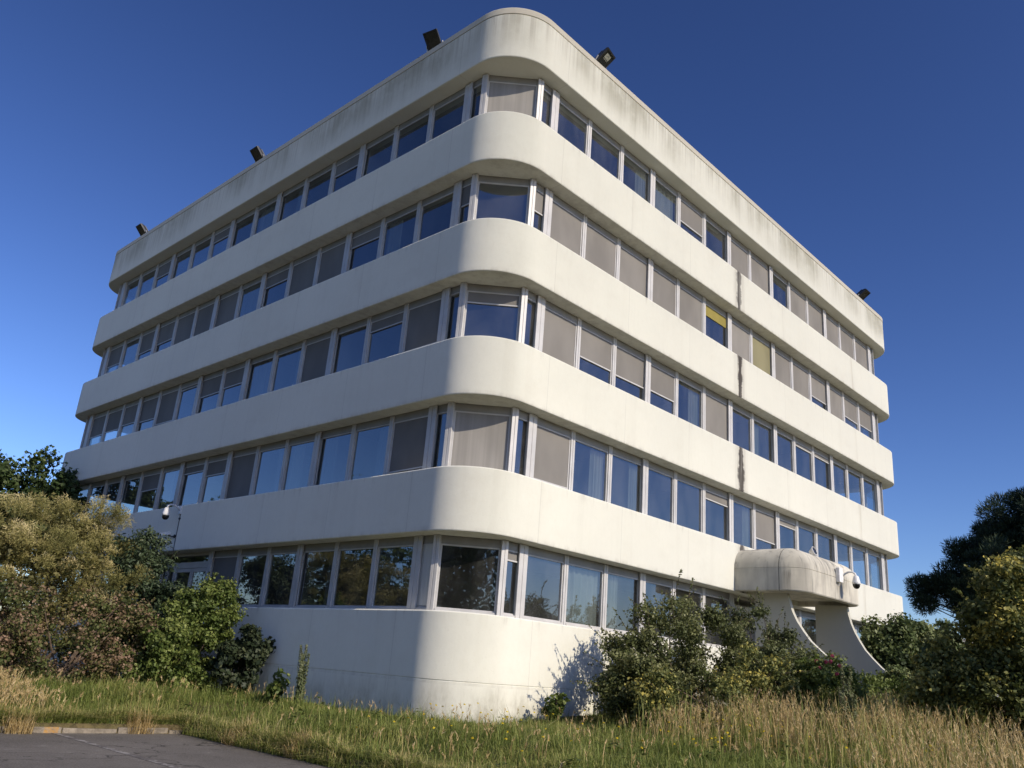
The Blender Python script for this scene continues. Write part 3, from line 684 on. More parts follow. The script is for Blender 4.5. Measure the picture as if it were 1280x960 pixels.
def clump_leaves(cen, rad, per, size, aspect, r, up=.35, squash=.8, droop=.2, tonevar=.25):
    out = []; tone = []
    for c, q in zip(cen, rad):
        n = max(6, int(per * (q / rad.mean()) ** 2)); u = unit(n, r); k = r.random((n, 1)) ** .45
        bump_ = 1 + .3 * np.sin(u[:, :1] * 5 + c[0] * 9) * np.sin(u[:, 1:2] * 6 + c[1] * 7)
        p = c + u * q * k * bump_ * np.array([1, 1, squash])
        nr = norm(u * .6 + unit(n, r) * .8 + np.array([0, 0, up]))
        out.append(leaves(p, nr, size * r.uniform(.45, 1.55, n), aspect, r, droop)); t0 = r.normal(0, tonevar * .6)
        tone.append(np.clip(.5 + t0 + r.normal(0, tonevar * .5, n) + .55 * (k[:, 0] - .72) + .14 * u[:, 2], 0, 1))  # shade painted into the tone: inner leaves darker, upper ones lighter
    return np.concatenate(out), np.concatenate(tone)
def sprays(starts, dirs, length, per, size, aspect, r, mbst=None, curve=.35, rad=.008, spread=.05):
    """leafy shoots that leave the crown, with a thin stem each"""
    out = []; tone = []
    for s, d in zip(starts, dirs):
        ln = length * r.uniform(.6, 1.25); d = d / np.linalg.norm(d); bend = unit(1, r)[0] * curve; pts = []
        for i in range(6):
            t = i / 5; pts.append(s + d * ln * t + bend * ln * t * t * .5 + np.array([0, 0, -.12 * ln * t * t]))
        pts = np.array(pts)
        if mbst is not None: mbst.tube([tuple(p) for p in pts], [rad * (1 - .7 * i / 5) for i in range(6)], 4, 0, False)
        n = per; tt = r.random(n) * .95 + .05; idx = np.minimum((tt * 5).astype(int), 4); fr = (tt * 5 - idx)[:, None]
        p = pts[idx] * (1 - fr) + pts[idx + 1] * fr + unit(n, r) * spread * r.random((n, 1))
        nr = norm(unit(n, r) + np.array([0, 0, .5])); out.append(leaves(p, nr, size * r.uniform(.6, 1.2, n), aspect, r, .1)); tone.append(np.clip(r.normal(.6, .2, n), 0, 1))
    return np.concatenate(out), np.concatenate(tone)
def stems(root, targets, r0, r, n=5, mb=None, forks=True):
    mb = mb or MB()
    root = np.array(root, float)
    for t in targets:
        off = np.array([r.normal(0, .08), r.normal(0, .08), 0]); b = root + off * 1.5; mid = (b + t) / 2 + np.array([r.normal(0, .15), r.normal(0, .15), .12])
        pts = []
        for i in range(6):
            k = i / 5; pts.append(tuple((1 - k) ** 2 * b + 2 * k * (1 - k) * mid + k * k * np.array(t)))
        mb.tube(pts, [r0 * (1 - .8 * i / 5) for i in range(6)], n, 0, False)
    return mb
def shrub(name, label, cat, envs, base, lm, nbl=40, rad=(.22, .42), per=240, size=.07, aspect=.32, seed=1, nspray=40, spl=.55, group=None, up=.35, stem_n=14, stem_r=.03, spsize=None):
    r = np.random.default_rng(seed); root = empty(name, base); tag(root, label, cat, group); base = np.array(base, float)
    V = []; Tn = []; allc = []
    for env in envs:
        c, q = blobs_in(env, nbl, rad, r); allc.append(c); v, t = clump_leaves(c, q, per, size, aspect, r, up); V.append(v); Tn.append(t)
    C = np.concatenate(allc); mb = MB()
    if nspray:
        cen = np.mean([np.array(e[0]) for e in envs], 0); top = C[np.argsort(-C[:, 2] - r.random(len(C)) * 1.2)]
        st = top[r.integers(0, max(1, int(len(top) * .75)), nspray)]; dr = norm(st - cen + np.array([0, 0, .7])) + unit(nspray, r) * .35
        v, t = sprays(st, dr, spl, 34, spsize or size, aspect, r, mb); V.append(v); Tn.append(t)
    mb = stems(base, C[r.integers(0, len(C), stem_n)], stem_r, r, 5, mb)
    V = np.concatenate(V); Tn = np.concatenate(Tn)
    g = hterr(V[:, 0, 0], V[:, 0, 1]); keep = V[:, 0, 2] > g + .02; V = V[keep]; Tn = Tn[keep]
    fo = np_mesh('foliage', V - base, 4, lm, Tn, root)
    mb.v = [(p[0] - base[0], p[1] - base[1], p[2] - base[2]) for p in mb.v]; mb.build('stem', M['bark'], root, False, False)
    return root
def gz(x, y): return float(hterr(x, y))

LMg = leaf_mat('green_shrub_leaf', [(0, (.034, .058, .012)), (.5, (.11, .155, .034)), (1, (.27, .31, .09))])
LMd = leaf_mat('dark_evergreen_leaf', [(0, (.014, .024, .012)), (.6, (.032, .048, .022)), (1, (.085, .10, .05))], .15)
LMo2 = leaf_mat('dark_olive_leaf', [(0, (.028, .038, .014)), (.5, (.085, .105, .036)), (1, (.23, .25, .10))], .25)
LMh = leaf_mat('hedge_leaf', [(0, (.034, .055, .018)), (.5, (.095, .13, .04)), (1, (.25, .28, .12))], .2)
LMo = leaf_mat('olive_leaf', [(0, (.036, .046, .015)), (.5, (.105, .125, .04)), (1, (.27, .28, .12))])
LMr = leaf_mat('reddish_brown_leaf', [(0, (.03, .035, .014)), (.35, (.085, .11, .032)), (.55, (.14, .15, .05)), (.72, (.19, .13, .075)), (1, (.37, .25, .17))])
LMy = leaf_mat('yellow_tipped_leaf', [(0, (.045, .062, .018)), (.5, (.14, .165, .05)), (.74, (.28, .28, .09)), (1, (.62, .52, .12))])
LMp = leaf_mat('pine_needles', [(0, (.013, .026, .014)), (.55, (.038, .062, .03)), (1, (.095, .125, .06))], .1)
LMt = leaf_mat('tree_leaf', [(0, (.018, .034, .012)), (.5, (.052, .085, .026)), (1, (.125, .165, .06))], .3)
LMs = leaf_mat('smoke_plume', [(0, (.085, .088, .026)), (.4, (.21, .205, .065)), (.68, (.45, .40, .16)), (1, (.78, .66, .36))], .35, .8)
LMsg = leaf_mat('smoke_bush_leaf', [(0, (.035, .04, .013)), (.5, (.12, .115, .036)), (1, (.26, .225, .085))], .3)
LMpk = leaf_mat('pink_petal', [(0, (.35, .03, .06)), (1, (.65, .15, .2))], .3)
LMyf = leaf_mat('yellow_petal', [(0, (.55, .42, .02)), (1, (.8, .65, .05))], .3)
LMw = leaf_mat('pale_weed_leaf', [(0, (.06, .09, .03)), (.5, (.12, .15, .06)), (1, (.25, .27, .15))], .35)

# left group ------------------------------------------------------------
def smoke_bush():
    r = np.random.default_rng(21); base = np.array([-4.6, 11.2, gz(-4.6, 11.2)])
    root = empty('smoke_bush', tuple(base)); tag(root, 'large tan smoke bush covered in fluffy plumes at the left of the building', 'shrub')
    envs = [((-5.4, 10.6, 2.9), (2.0, 1.7, 2.05)), ((-3.6, 11.6, 3.0), (1.7, 1.5, 2.2)), ((-7.0, 10.2, 2.6), (1.6, 1.5, 2.0)), ((-4.6, 11.4, 3.5), (1.3, 1.3, 1.75))]
    V = []; T = []; cs = []
    for e in envs:
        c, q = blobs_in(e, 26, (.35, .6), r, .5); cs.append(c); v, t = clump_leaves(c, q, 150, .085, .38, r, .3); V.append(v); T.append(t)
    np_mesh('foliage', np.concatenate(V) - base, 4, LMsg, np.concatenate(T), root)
    PV = []; PT = []
    for e in envs:
        c, q = blobs_in(e, 34, (.16, .46), r, .84); c = c + unit(len(c), r) * r.uniform(0, .35, (len(c), 1))
        for cc, qq in zip(c, q):
            if cc[2] < 1.9 and r.random() < .6: continue
            n = int(900 * (qq / .36) ** 2); u = unit(n, r); k = r.random((n, 1)) ** .5; bmp = 1 + .22 * np.sin(u[:, :1] * 6 + cc[0] * 7) * np.sin(u[:, 2:] * 5 + cc[1] * 9)
            p = cc + u * qq * k * bmp * np.array([1, 1, .85])
            dr = norm(u * .5 + unit(n, r) + np.array([0, 0, .3])); ln = r.uniform(.04, .10, (n, 1)); w = norm(np.cross(dr, unit(n, r))) * .0065
            PV.append(np.stack([p - w, p + w, p + dr * ln + w * .4, p + dr * ln - w * .4], 1)); PT.append(np.clip(.50 + r.normal(0, .13) + .26 * u[:, 2] * k[:, 0] + .25 * (k[:, 0] - .7) + r.normal(0, .08, n), 0, 1))  # lit tops and shaded undersides of each puff put into the tone
    np_mesh('plume', np.concatenate(PV) - base, 4, LMs, np.concatenate(PT), root)
    C = np.concatenate(cs); mb = stems(base, C[r.integers(0, len(C), 22)], .05, r)
    mb.v = [tuple(np.array(p) - base) for p in mb.v]; mb.build('stem', M['bark'], root, False, False)
smoke_bush()
shrub('reddish_shrub', 'low reddish brown shrub in front of the tan smoke bush', 'shrub', [((-5.2, 8.2, 1.5), (1.5, 1.1, 1.2)), ((-3.6, 8.6, 1.5), (1.1, 1.0, 1.25)), ((-6.8, 7.8, 1.5), (1.3, 1.0, 1.1))], (-5., 8.2, gz(-5, 8.2)), LMr, 40, (.2, .38), 260, .062, .36, 31, 60, .5)
shrub('green_shrub', 'leafy green shrub against the shaded base wall, right of the reddish shrub', 'shrub', [((-1.75, 8.7, 1.55), (1.15, 1.2, 1.45)), ((-2.6, 7.9, 1.2), (.9, .9, .95)), ((-1.35, 8.3, 2.4), (.7, .7, .9))], (-1.9, 8.5, gz(-1.9, 8.5)), LMg, 46, (.2, .36), 270, .075, .36, 32, 70, .5)
shrub('dark_conifer', 'tall dark evergreen bush in shadow between smoke bush and wall', 'shrub', [((-1.9, 13.2, 2.9), (1.3, 1.5, 2.5)), ((-1.9, 11.6, 2.4), (1.0, 1.0, 2.2)), ((-1.5, 10.4, 1.7), (.8, .8, 1.5))], (-1.9, 13.0, gz(-1.9, 13)), LMp, 60, (.28, .48), 330, .10, .2, 33, 40, .4)  # dark needle colour also carries the shadow beside the wall
shrub('dark_leaved_bush', 'small dark leaved bush beside the green shrub at the wall foot', 'shrub', [((-.75, 7.3, 1.35), (.55, .6, .85))], (-.7, 7.4, gz(-.7, 7.4)), LMd, 30, (.16, .28), 190, .11, .42, 34, 20, .35)
def deciduous(name, label, base, crown, seed, lm, nb=70, per=200, rad=(.5, .9), size=.22, trunk=.2):
    r = np.random.default_rng(seed); base = np.array(base, float); root = empty(name, tuple(base)); tag(root, label, 'tree')
    V = []; T = []; cs = []
    for e in crown:
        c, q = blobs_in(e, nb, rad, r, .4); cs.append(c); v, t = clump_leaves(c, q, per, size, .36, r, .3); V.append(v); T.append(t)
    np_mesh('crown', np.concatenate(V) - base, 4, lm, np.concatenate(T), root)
    C = np.concatenate(cs); top = np.array([base[0], base[1], C[:, 2].max() * .8]); mb = MB()
    tr = [tuple(base * (1 - k) + top * k + np.array([.12 * math.sin(k * 5), .12 * math.cos(k * 4), 0])) for k in np.linspace(0, 1, 8)]
    mb.tube(tr, [trunk * (1 - .75 * k) for k in np.linspace(0, 1, 8)], 8, 0)
    for t in C[r.integers(0, len(C), 26)]:
        k = r.uniform(.3, .85); b = np.array(tr[int(k * 7)]); mid = (b + t) / 2 + np.array([0, 0, .3])
        mb.tube([tuple((1 - q) ** 2 * b + 2 * q * (1 - q) * mid + q * q * t) for q in np.linspace(0, 1, 5)], [trunk * .35 * (1 - .75 * q) for q in np.linspace(0, 1, 5)], 5, 0, False)
    mb.v = [tuple(np.array(p) - base) for p in mb.v]; mb.build('trunk', M['bark'], root, True, False)
deciduous('broadleaf_tree', 'green broadleaf tree standing behind the smoke bush at the far end of the shaded facade', (-2.2, 25.3, gz(-2.2, 25.3)), [((-2.5, 25.4, 6.6), (2.0, 2.0, 2.6)), ((-1.0, 24.8, 6.4), (1.5, 1.5, 2.6)), ((-3.9, 25.6, 5.4), (1.5, 1.5, 2.2))], 41, LMt, 48, 200, (.35, .65), .16)

# right group -----------------------------------------------------------
shrub('olive_shrub', 'big loose olive green shrub growing up over the sunlit windows near the corner', 'shrub', [((4.6, -1.9, 2.1), (1.3, .95, 1.45)), ((6.3, -2.1, 2.4), (1.6, 1.0, 1.5)), ((3.3, -2.1, 1.55), (.85, .7, .85))], (5.0, -2., gz(5, -2)), LMo, 46, (.2, .36), 320, .06, .36, 51, 120, .75)
shrub('arching_shrub', 'dark arching shrub in front of the canopy, right of the olive shrub', 'shrub', [((8.6, -2.3, 2.3), (1.4, 1.0, 1.45)), ((9.9, -2.9, 1.75), (1.3, .9, 1.0)), ((7.3, -3.3, 1.75), (1.1, .9, .95))], (8.9, -2.6, gz(8.9, -2.6)), LMo2, 46, (.22, .38), 300, .062, .36, 52, 110, .8)
shrub('yellowing_bush', 'low pale yellow green bush at the foot of the olive shrub', 'shrub', [((4.3, -3.6, 1.35), (.9, .7, .6)), ((5.6, -4.0, 1.7), (.9, .7, .95)), ((2.7, -3.1, 1.3), (.5, .5, .55))], (4.9, -3.9, gz(4.9, -3.9)), LMy, 26, (.16, .28), 170, .06, .38, 53, 50, .5)
def rose():
    o = shrub('rose_bush', 'dark rose bush with pink flowers at the foot of the canopy fin', 'shrub', [((6.9, -4.9, 1.65), (.85, .7, .85)), ((8.6, -4.7, 1.5), (1.0, .7, .75)), ((10.4, -5.0, 1.55), (1.2, .7, .7))], (6.9, -4.9, gz(6.9, -4.9)), LMg, 34, (.18, .3), 200, .065, .4, 54, 24, .35)
    r = np.random.default_rng(5)
    for i in range(7):
        c = np.array([6.45 + r.normal(0, .28), -5.25 + r.normal(0, .2), 2.32 + r.normal(0, .1)]); n = 16; u = unit(n, r)
        v = leaves(c + u * .03, norm(u + np.array([0, 0, .2])), .062 * r.uniform(.8, 1.2, n), .5, r)
        np_mesh('blossom', v - np.array(o.location), 4, LMpk, r.random(n), o)
rose()
shrub('hedge', 'tall clipped green hedge behind the right canopy fin', 'hedge', [((18.6, -2.5, 2.75), (1.7, 1.1, 1.85)), ((21.4, -2.4, 2.8), (2.0, 1.2, 1.8)), ((24.6, -2.0, 2.9), (2.0, 1.2, 1.85)), ((17.3, -2.7, 2.5), (.95, 1.0, 1.75)), ((18.2, -4.2, 2.2), (1.4, 1., 1.5)), ((16.6, -4.9, 1.75), (1.2, .8, .95))], (20, -2.5, gz(20, -2.5)), LMh, 60, (.3, .5), 330, .115, .34, 55, 60, .5)
shrub('low_shrub', 'low green shrub hiding the foot of the right canopy fin', 'shrub', [((12.7, -4.5, 1.75), (1.3, .8, .9)), ((14.4, -4.9, 1.8), (1.1, .8, .85))], (13.2, -4.6, gz(13.2, -4.6)), LMh, 40, (.2, .34), 280, .08, .36, 58, 50, .45)
shrub('variegated_shrub', 'large spreading shrub with yellow tipped leaves at the right edge', 'shrub', [((7.0, -9.5, 2.6), (1.5, 1.5, 2.1)), ((6.5, -8.5, 2.1), (1.1, 1.0, 1.55)), ((8.0, -10.9, 2.7), (1.7, 1.5, 2.3)), ((6.6, -9.1, 3.35), (1.1, 1.1, 1.3)), ((6.2, -7.6, 1.7), (.8, .7, 1.1))], (7.4, -9.6, gz(7.4, -9.6)), LMy, 58, (.22, .4), 260, .075, .38, 56, 120, .6)
def pine():
    r = np.random.default_rng(61); base = np.array([55.9, -1.2, gz(55.9, -1.2)]); root = empty('pine_tree', tuple(base)); tag(root, 'dark bushy pine tree rising behind the shrub at the right edge', 'tree')
    env = [((55.9, -1.4, 11.2), (6.2, 6.2, 6.0)), ((54.3, 6.6, 9.3), (1.8, 2.0, 1.1)), ((54.5, 5.4, 10.2), (1.8, 1.9, 1.3)), ((54.9, 4.1, 11.6), (2.2, 2.2, 1.7)), ((55.2, 2.3, 13.5), (2.4, 2.4, 1.9)), ((55.6, .4, 15.2), (2.4, 2.4, 1.9)), ((55.9, -2.4, 16.8), (2.8, 2.6, 2.2)), ((54.9, 3.6, 8.0), (2.4, 2.4, 1.8))]
    V = []; T = []; cs = []
    for j, e in enumerate(env):
        c, q = blobs_in(e, 120 if j == 0 else 24, (.55, 1.0), r, .5); cs.append(c)
        for cc, qq in zip(c, q):
            n = int(420 * (qq / .8) ** 2); u = unit(n, r); k = r.random((n, 1)) ** .4; b = cc + u * qq * k * np.array([1, 1, .75])
            dr = norm(u * .8 + unit(n, r) * .6 + np.array([0, 0, .45])); ll = r.uniform(.18, .42, (n, 1)); w = norm(np.cross(dr, unit(n, r))) * .030
            V.append(np.stack([b - w, b + w, b + dr * ll + w * .3, b + dr * ll - w * .3], 1)); T.append(np.clip(.42 + r.normal(0, .1) + .3 * u[:, 2] * k[:, 0] + .4 * (k[:, 0] - .75) + r.normal(0, .1, n), 0, 1))  # needles toned darker inside and below, as painted shade
    np_mesh('crown', np.concatenate(V) - base, 4, LMp, np.concatenate(T), root)
    C = np.concatenate(cs); mb = MB(); top = base + np.array([.2, -.4, 15.])
    tr = [tuple(base * (1 - k) + top * k + np.array([.25 * math.sin(k * 4), .2 * math.cos(k * 6), 0])) for k in np.linspace(0, 1, 10)]
    mb.tube(tr, [.38 * (1 - .85 * k) for k in np.linspace(0, 1, 10)], 8, 0)
    for t in C[r.integers(0, len(C), 60)]:
        k = min(.95, max(.2, (t[2] - base[2]) / 15. - r.uniform(.05, .2))); b = np.array(tr[int(k * 9)]); mid = (b + t) / 2 + np.array([0, 0, -.3])
        mb.tube([tuple((1 - q) ** 2 * b + 2 * q * (1 - q) * mid + q * q * t) for q in np.linspace(0, 1, 5)], [.10 * (1 - .75 * q) for q in np.linspace(0, 1, 5)], 5, 0, False)
    mb.v = [tuple(np.array(p) - base) for p in mb.v]; mb.build('trunk', M['bark'], root, True, False)
pine()
# white low building glimpsed past the hedge
def shed():
    t = empty('low_building', (70, 13, 0), R(20)); tag(t, 'pale low building glimpsed beyond the hedge at the far right', 'building')
    w = MB(); w.box((-9, -5, 0), (9, 5, 6.1)); w.build('wall', M['white_wall'], t)
    r_ = MB(); r_.add([(-9.4, -5.4, 6.1), (9.4, -5.4, 6.1), (9.4, 5.4, 6.1), (-9.4, 5.4, 6.1), (-9.4, 0, 7.4), (9.4, 0, 7.4)], [(0, 1, 5, 4), (3, 4, 5, 2), (0, 4, 3), (1, 2, 5), (0, 3, 2, 1)]); r_.build('roof', M['white_wall'], t)
    for x in (-6, -2, 2, 6):
        g = MB(); g.box((x - .7, -5.03, 2.2), (x + .7, -5.004, 3.8)); g.build('window', M['smoked'], t)
shed()

# weeds -----------------------------------------------------------------
def weed(name, label, loc, h, seed, kind):
    r = np.random.default_rng(seed); x, y = loc; base = np.array([x, y, gz(x, y)]); root = empty(name, tuple(base)); tag(root, label, 'weed'); mb = MB(); V = []; T = []
    if kind == 'spike':
        for s in range(7):
            lean = r.normal(0, .09, 2); hh = h * r.uniform(.6, 1.0) if s else h
            pts = [np.array([r.normal(0, .02) + lean[0] * t, lean[1] * t, hh * t]) for t in np.linspace(0, 1, 6)]; mb.tube([tuple(p) for p in pts], [.012 * (1 - .7 * t) for t in np.linspace(0, 1, 6)], 5, 0, False)
            n = 260; t = r.uniform(.1, 1, n); rad_ = .10 * (1.15 - t); u = unit(n, r); u[:, 2] = np.abs(u[:, 2]) * .8; p = np.stack([lean[0] * t, lean[1] * t, hh * t], 1) + u * rad_[:, None]
            V.append(leaves(p, norm(u + unit(n, r) * .6), .07 * r.uniform(.6, 1.2, n), .2, r)); T.append(np.clip(r.normal(.45 + .3 * t, .15), 0, 1))
    elif kind == 'leafy':
        for s in range(9):
            a = r.uniform(0, 6.28); ln = h * r.uniform(.5, 1.); lean = np.array([math.cos(a), math.sin(a)]) * r.uniform(.1, .5)
            pts = [np.array([lean[0] * t * ln, lean[1] * t * ln, ln * (t - .15 * t * t)]) for t in np.linspace(0, 1, 5)]; mb.tube([tuple(p) for p in pts], [.012 * (1 - .7 * t) for t in np.linspace(0, 1, 5)], 5, 0, False)
            n = 60; t = r.uniform(.1, 1, n); p = np.stack([lean[0] * t * ln, lean[1] * t * ln, ln * (t - .15 * t * t)], 1) + unit(n, r) * .10
            V.append(leaves(p, norm(unit(n, r) + np.array([0, 0, .8])), .15 * r.uniform(.5, 1.1, n), .34, r, .2)); T.append(np.clip(r.normal(.5, .2, n), 0, 1))
    V = np.concatenate(V); np_mesh('foliage', V, 4, LMw if kind == 'spike' else LMg, np.concatenate(T), root); mb.build('stem', M['bark'], root, False, False)
weed('tall_weed', 'tall feathery green weed standing against the shaded base wall', (-1.55, 3.3), 1.35, 71, 'spike')
weed('broadleaf_weed', 'broad leaved weed beside the tall feathery weed at the wall foot', (-1.75, 4.1), .85, 72, 'leafy')
weed('lettuce_weed', 'single upright green weed among the dry grass in front of the entrance', (3.8, -6.66), 1.55, 73, 'spike')
weed('yellow_weed', 'small bushy weed in front of the sunlit base wall', (2.2, -.75), .8, 74, 'leafy')

# grass -----------------------------------------------------------------
def grass_mat(name, stops, trans=.35):
    return leaf_mat(name, stops, trans, .6)
GG = grass_mat('green_grass', [(0, (.07, .105, .02)), (.35, (.20, .25, .055)), (.65, (.40, .39, .13)), (1, (.66, .54, .26))])
GD = grass_mat('dry_grass', [(0, (.22, .16, .055)), (.45, (.50, .37, .16)), (.75, (.68, .53, .27)), (1, (.86, .72, .45))])
def clumpy(x, y, s, ph): return .5 + .5 * np.sin(x * s + ph + 1.7 * np.sin(y * s * .7 + ph)) * np.sin(y * s * 1.1 - ph + 1.3 * np.sin(x * s * .8))
def inside(x, y): # ground that can carry grass
    lot = (x < LX - .12) & (y < LY + .13); b = (x > -.02) & (y > -.02); 
    cor = (x < RAD) & (y < RAD) & (np.hypot(x - RAD, y - RAD) > RAD + .01); return ~lot & (~b | cor)
def blades(n, xr, yr, hfun, wid, r, lean=.55, dens=None, anywhere=False):
    x = r.uniform(*xr, n); y = r.uniform(*yr, n); k = inside(x, y) | anywhere
    if dens is not None: k &= r.random(n) < dens(x, y)
    else: k &= r.random(n) < .25 + .75 * np.clip(1.6 * clumpy(x, y, 1.9, 3.3), 0, 1)
    x, y = x[k], y[k]; n = len(x); z = hterr(x, y); h = hfun(x, y, r); a = r.uniform(0, 2 * np.pi, n); ln = np.abs(r.normal(0, lean, n)) + .08
    d = np.stack([np.cos(a), np.sin(a), np.zeros(n)], 1); w0 = np.stack([-np.sin(a + r.normal(0, .6, n)), np.cos(a), np.zeros(n)], 1) * (wid * r.uniform(.6, 1.3, n))[:, None]
    p0 = np.stack([x, y, z - .02], 1); up = np.array([0, 0, 1.])
    p1 = p0 + up * (h * .55)[:, None] + d * (h * ln * .28)[:, None]; p2 = p0 + up * (h * (1 - .28 * np.minimum(ln, 1.6)))[:, None] + d * (h * ln * .95)[:, None]
    q1 = np.stack([p0 - w0, p0 + w0, p1 + w0 * .85, p1 - w0 * .85], 1); q2 = np.stack([p1 - w0 * .85, p1 + w0 * .85, p2 + w0 * .12, p2 - w0 * .12], 1)
    return np.concatenate([q1, q2]), (x, y, h, p2, d)
def tall_side(x, y): # the unmown stretch in front of the sunlit facade
    return sstep((-.55 * (y + 13.45) + 0.9 * (x + 12.9) - 7.0 + .8 * np.sin(y * 1.1)) / 3.5)
def make_grass():
    r = np.random.default_rng(91); V = []; T = []
    def hg(x, y, r):
        c = clumpy(x, y, 2.3, .4); return (.07 + .38 * c ** 2.5 * r.random(len(x)) + .10 * r.random(len(x)) + .26 * (r.random(len(x)) < .025)) * (1 + .35 * tall_side(x, y)) * np.clip(.55 + np.minimum(np.maximum(-x, -y), 1) * .5, .5, 1)
    for n, xr, yr in ((90000, (-4.3, 0.2), (-13, 9)), (60000, (-10, -4.1), (3.1, 9)), (110000, (-4.2, 9), (-12, 0.3)), (30000, (9, 32), (-13, 0)), (14000, (-12, 0), (9, 26)), (16000, (9, 34), (-40, -12))):
        v, (x, y, h, p, d) = blades(n, xr, yr, hg, .0055 if xr[1] < 10 else .012, r, .8); V.append(v)
        dry = clumpy(x, y, .9, 2.) * .26 + clumpy(x, y, 3.1, .7) * .16 - .10 * clumpy(x, y, .6, 4.); edge = np.exp(-np.maximum(np.maximum(x - LX, y - LY), 0) / .5) * .35
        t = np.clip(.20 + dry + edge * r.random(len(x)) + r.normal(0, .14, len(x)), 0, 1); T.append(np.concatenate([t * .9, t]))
    for n, xr, yr in ((9000, (LX - .1, LX + .3), (-13, LY)), (7000, (-10, LX + .2), (LY + .14, LY + .4))):
        v, (x, y, h, p, d) = blades(n, xr, yr, lambda x, y, r: .18 + .34 * r.random(len(x)) * clumpy(x, y, 2.9, 1.), .0055, r, 1.3); V.append(v)
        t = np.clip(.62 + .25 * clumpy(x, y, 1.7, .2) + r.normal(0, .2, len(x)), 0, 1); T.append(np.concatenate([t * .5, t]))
    for n, xr, yr, wd in ((9000, (-1.5, 9), (-9, -2), .006), (7000, (6, 22), (-9, -3), .009)):
        v, (x, y, h, p, d) = blades(n, xr, yr, lambda x, y, r: .55 + .55 * r.random(len(x)), wd, r, .3, lambda x, y: clumpy(x, y, 1.6, 2.4) ** 2 * tall_side(x, y)); V.append(v)
        t = np.clip(.5 + r.normal(0, .16, len(x)), 0, 1); T.append(np.concatenate([t * .8, t]))
    o = np_mesh('grass', np.concatenate(V), 4, GG, np.concatenate(T)); tag(o, 'uncut green grass growing up to the base of the building', 'grass', kind='stuff')
    # dry bents and seed heads
    V = []; T = []
    def hd_(x, y, r): return .26 + .26 * r.random(len(x)) + .52 * tall_side(x, y) * r.uniform(.35, 1.1, len(x))
    sets = ((26000, (-4.1, 8), (-12, -.4), lambda x, y: .02 + .62 * tall_side(x, y) * clumpy(x, y, 1.1, 1.1) ** 1.5), (16000, (8, 30), (-13, -.5), lambda x, y: .12 + .55 * clumpy(x, y, .9, .5)),
            (9000, (-10, -4.0), (3.25, 8), lambda x, y: .02 + .9 * (sstep((-6.1 - x) / .9)) * (.5 + .5 * clumpy(x, y, 1.9, .3))), (6000, (-4.1, -.2), (-6, 9), lambda x, y: .05 + 0 * x))
    for tx, ty in ((-7.25, 2.98), (-5.1, 3.08), (-4.15, 1.2), (-4.1, -.7)):
        v, (x, y, h, p, d) = blades(260, (tx - .22, tx + .22), (ty - .14, ty + .14), lambda x, y, r: .16 + .3 * r.random(len(x)), .0045, r, .9, None, True); V.append(v); t = np.clip(r.normal(.45, .2, len(x)), 0, 1); T.append(np.concatenate([t, t]))
    for n, xr, yr, dn in sets:
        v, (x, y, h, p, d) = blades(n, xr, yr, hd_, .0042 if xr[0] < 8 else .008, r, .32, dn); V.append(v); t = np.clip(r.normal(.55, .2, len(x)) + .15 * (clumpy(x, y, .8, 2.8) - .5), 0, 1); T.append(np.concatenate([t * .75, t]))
        m = 12 if xr[0] < 8 else 6; sel = r.random(len(x)) < .6; pp = np.repeat(p[sel], m, 0); dd = np.repeat(d[sel], m, 0); hh = np.repeat(h[sel], m); k = len(pp)
        s = pp - (np.array([0, 0, 1.]) + dd * .35) * (r.random(k) * .2 * hh)[:, None]; u = norm(unit(k, r) * .7 + np.array([0, 0, 1.]) + dd * .5); w = norm(np.cross(u, unit(k, r))) * .0052; ll = r.uniform(.025, .075, (k, 1))
        V.append(np.stack([s - w, s + w, s + u * ll + w * .3, s + u * ll - w * .3], 1)); T.append(np.clip(r.normal(.6, .2, k), 0, 1))
    o = np_mesh('dry_grass', np.concatenate(V), 4, GD, np.concatenate(T)); tag(o, 'tall straw coloured seeding grass', 'grass', kind='stuff')
    V = []; T = []
    for a, b in zip(r.uniform(-4.0, 7, 420), r.uniform(-11, 8, 420)):
        if not inside(np.array(a), np.array(b)) or clumpy(a, b, 1.1, 5.) < .55: continue
        n = int(r.integers(7, 26)); hh = r.uniform(.1, .4); u = unit(n, r); u[:, 2] = np.abs(u[:, 2]); c = np.array([a, b, gz(a, b)]) + u * np.array([.16, .16, hh]); V.append(leaves(c, norm(u * .4 + np.array([0, 0, 1.])), .10 * r.uniform(.5, 1.3, n), .34, r, .2)); T.append(np.clip(r.normal(.5, .2) + r.normal(0, .12, n), 0, 1))
    o = np_mesh('weeds', np.concatenate(V), 4, LMg, np.concatenate(T)); tag(o, 'low broad leaved weeds scattered through the grass', 'weeds', kind='stuff')
    # yellow wild flowers
    V = []; T = []; n = 520; x = r.uniform(-3.5, 5, n); y = r.uniform(-9, -.5, n); k = inside(x, y) & (r.random(n) < clumpy(x, y, 1.2, 2.2) ** 2); x, y = x[k], y[k]
    for a, b in zip(x, y):
        c = np.array([a, b, gz(a, b) + r.uniform(.25, .5)]); u = unit(7, r); u[:, 2] = np.abs(u[:, 2]); V.append(leaves(c + u * .014, norm(u + np.array([0, 0, .6])), .036 * r.uniform(.7, 1.2, 7), .5, r)); T.append(r.random(7))
    o = np_mesh('wildflowers', np.concatenate(V), 4, LMyf, np.concatenate(T)); tag(o, 'small yellow wild flowers scattered in the green grass', 'flowers', kind='stuff')
make_grass()

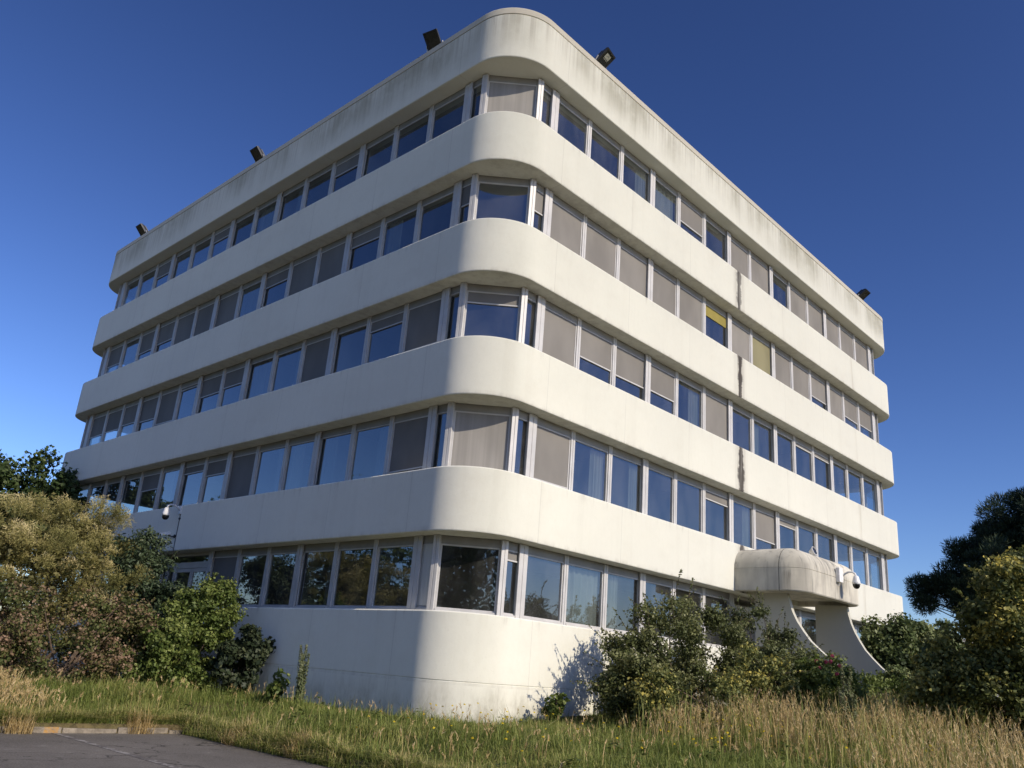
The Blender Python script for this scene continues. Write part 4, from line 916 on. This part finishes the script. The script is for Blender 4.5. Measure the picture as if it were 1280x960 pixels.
# woodland across the road, mirrored in the lower windows ----------------
def woodland():
    r = np.random.default_rng(77); V = []; T = []; mb = MB()
    spots = [(x, -62 + r.normal(0, 5), r.uniform(6, 11)) for x in np.arange(-30, 150, 6.5)] + [(-45 + r.normal(0, 4), y, r.uniform(15, 21)) for y in np.arange(-55, 95, 5.)] + [(-34, -35, 15), (-42, -28, 17), (-28, -43, 16), (-37, -44, 18), (-46, -38, 17)]
    for x, y, h in spots:
        c, q = blobs_in(((x, y, h * .58), (h * .34, h * .34, h * .42)), 16, (h * .11, h * .17), r, .45); v, t = clump_leaves(c, q, 75, .5, .4, r); V.append(v); T.append(t)
        mb.tube([(x, y, 0), (x, y, h * .7)], [.22, .08], 6)
    o = np_mesh('woodland', np.concatenate(V), 4, LMt, np.concatenate(T)); tag(o, 'dark line of trees across the road, mirrored in the ground floor windows', 'trees', kind='stuff')
woodland()

# ------------------------------------------------------------------ camera, sun, sky
cam = bpy.data.cameras.new('camera'); co = bpy.data.objects.new('camera', cam); COL.objects.link(co)
mw = Matrix((cr, cu, -cf)).transposed().to_4x4(); mw.translation = CAM; co.matrix_world = mw
cam.sensor_width = 36; cam.sensor_fit = 'HORIZONTAL'; cam.lens = FPX / 1280 * 36; cam.clip_start = .05; cam.clip_end = 3000
scene.camera = co
EL, AZ = 31., 2.5   # azimuth measured from -Y towards +X
sd = Vector((math.sin(R(AZ)) * math.cos(R(EL)), -math.cos(R(AZ)) * math.cos(R(EL)), math.sin(R(EL))))
sl = bpy.data.lights.new('sun', 'SUN'); sl.energy = 4.5; sl.angle = R(.55); sl.color = (1, .875, .72)
so = bpy.data.objects.new('sun', sl); COL.objects.link(so); so.rotation_euler = sd.to_track_quat('Z', 'Y').to_euler(); so.location = sd * 80
w = bpy.data.worlds.new('World'); scene.world = w; w.use_nodes = True; nt = w.node_tree; nt.nodes.clear()
sky = nt.nodes.new('ShaderNodeTexSky'); sky.sky_type = 'NISHITA'; sky.sun_disc = False; sky.sun_elevation = R(EL); sky.sun_rotation = math.atan2(sd.x, sd.y); sky.air_density = 1.0; sky.dust_density = .6; sky.ozone_density = 2.5; sky.altitude = 100
bg = nt.nodes.new('ShaderNodeBackground'); bg.inputs[1].default_value = .05; wo = nt.nodes.new('ShaderNodeOutputWorld')
gm = nt.nodes.new('ShaderNodeGamma'); gm.inputs[1].default_value = 1.53; mm = nt.nodes.new('ShaderNodeMix'); mm.data_type = 'RGBA'; mm.blend_type = 'MULTIPLY'; mm.inputs[0].default_value = 1.; mm.inputs[7].default_value = (.98, .97, 1.20, 1)
nt.links.new(sky.outputs[0], gm.inputs[0]); nt.links.new(gm.outputs[0], mm.inputs[6]); nt.links.new(mm.outputs[2], bg.inputs[0]); nt.links.new(bg.outputs[0], wo.inputs[0])
scene.view_settings.view_transform = 'Standard'; scene.view_settings.look = 'None'; scene.view_settings.exposure = 0; scene.view_settings.gamma = 1
scene.render.engine = 'CYCLES'; scene.cycles.max_bounces = 8; scene.cycles.transparent_max_bounces = 10; scene.cycles.use_denoising = True
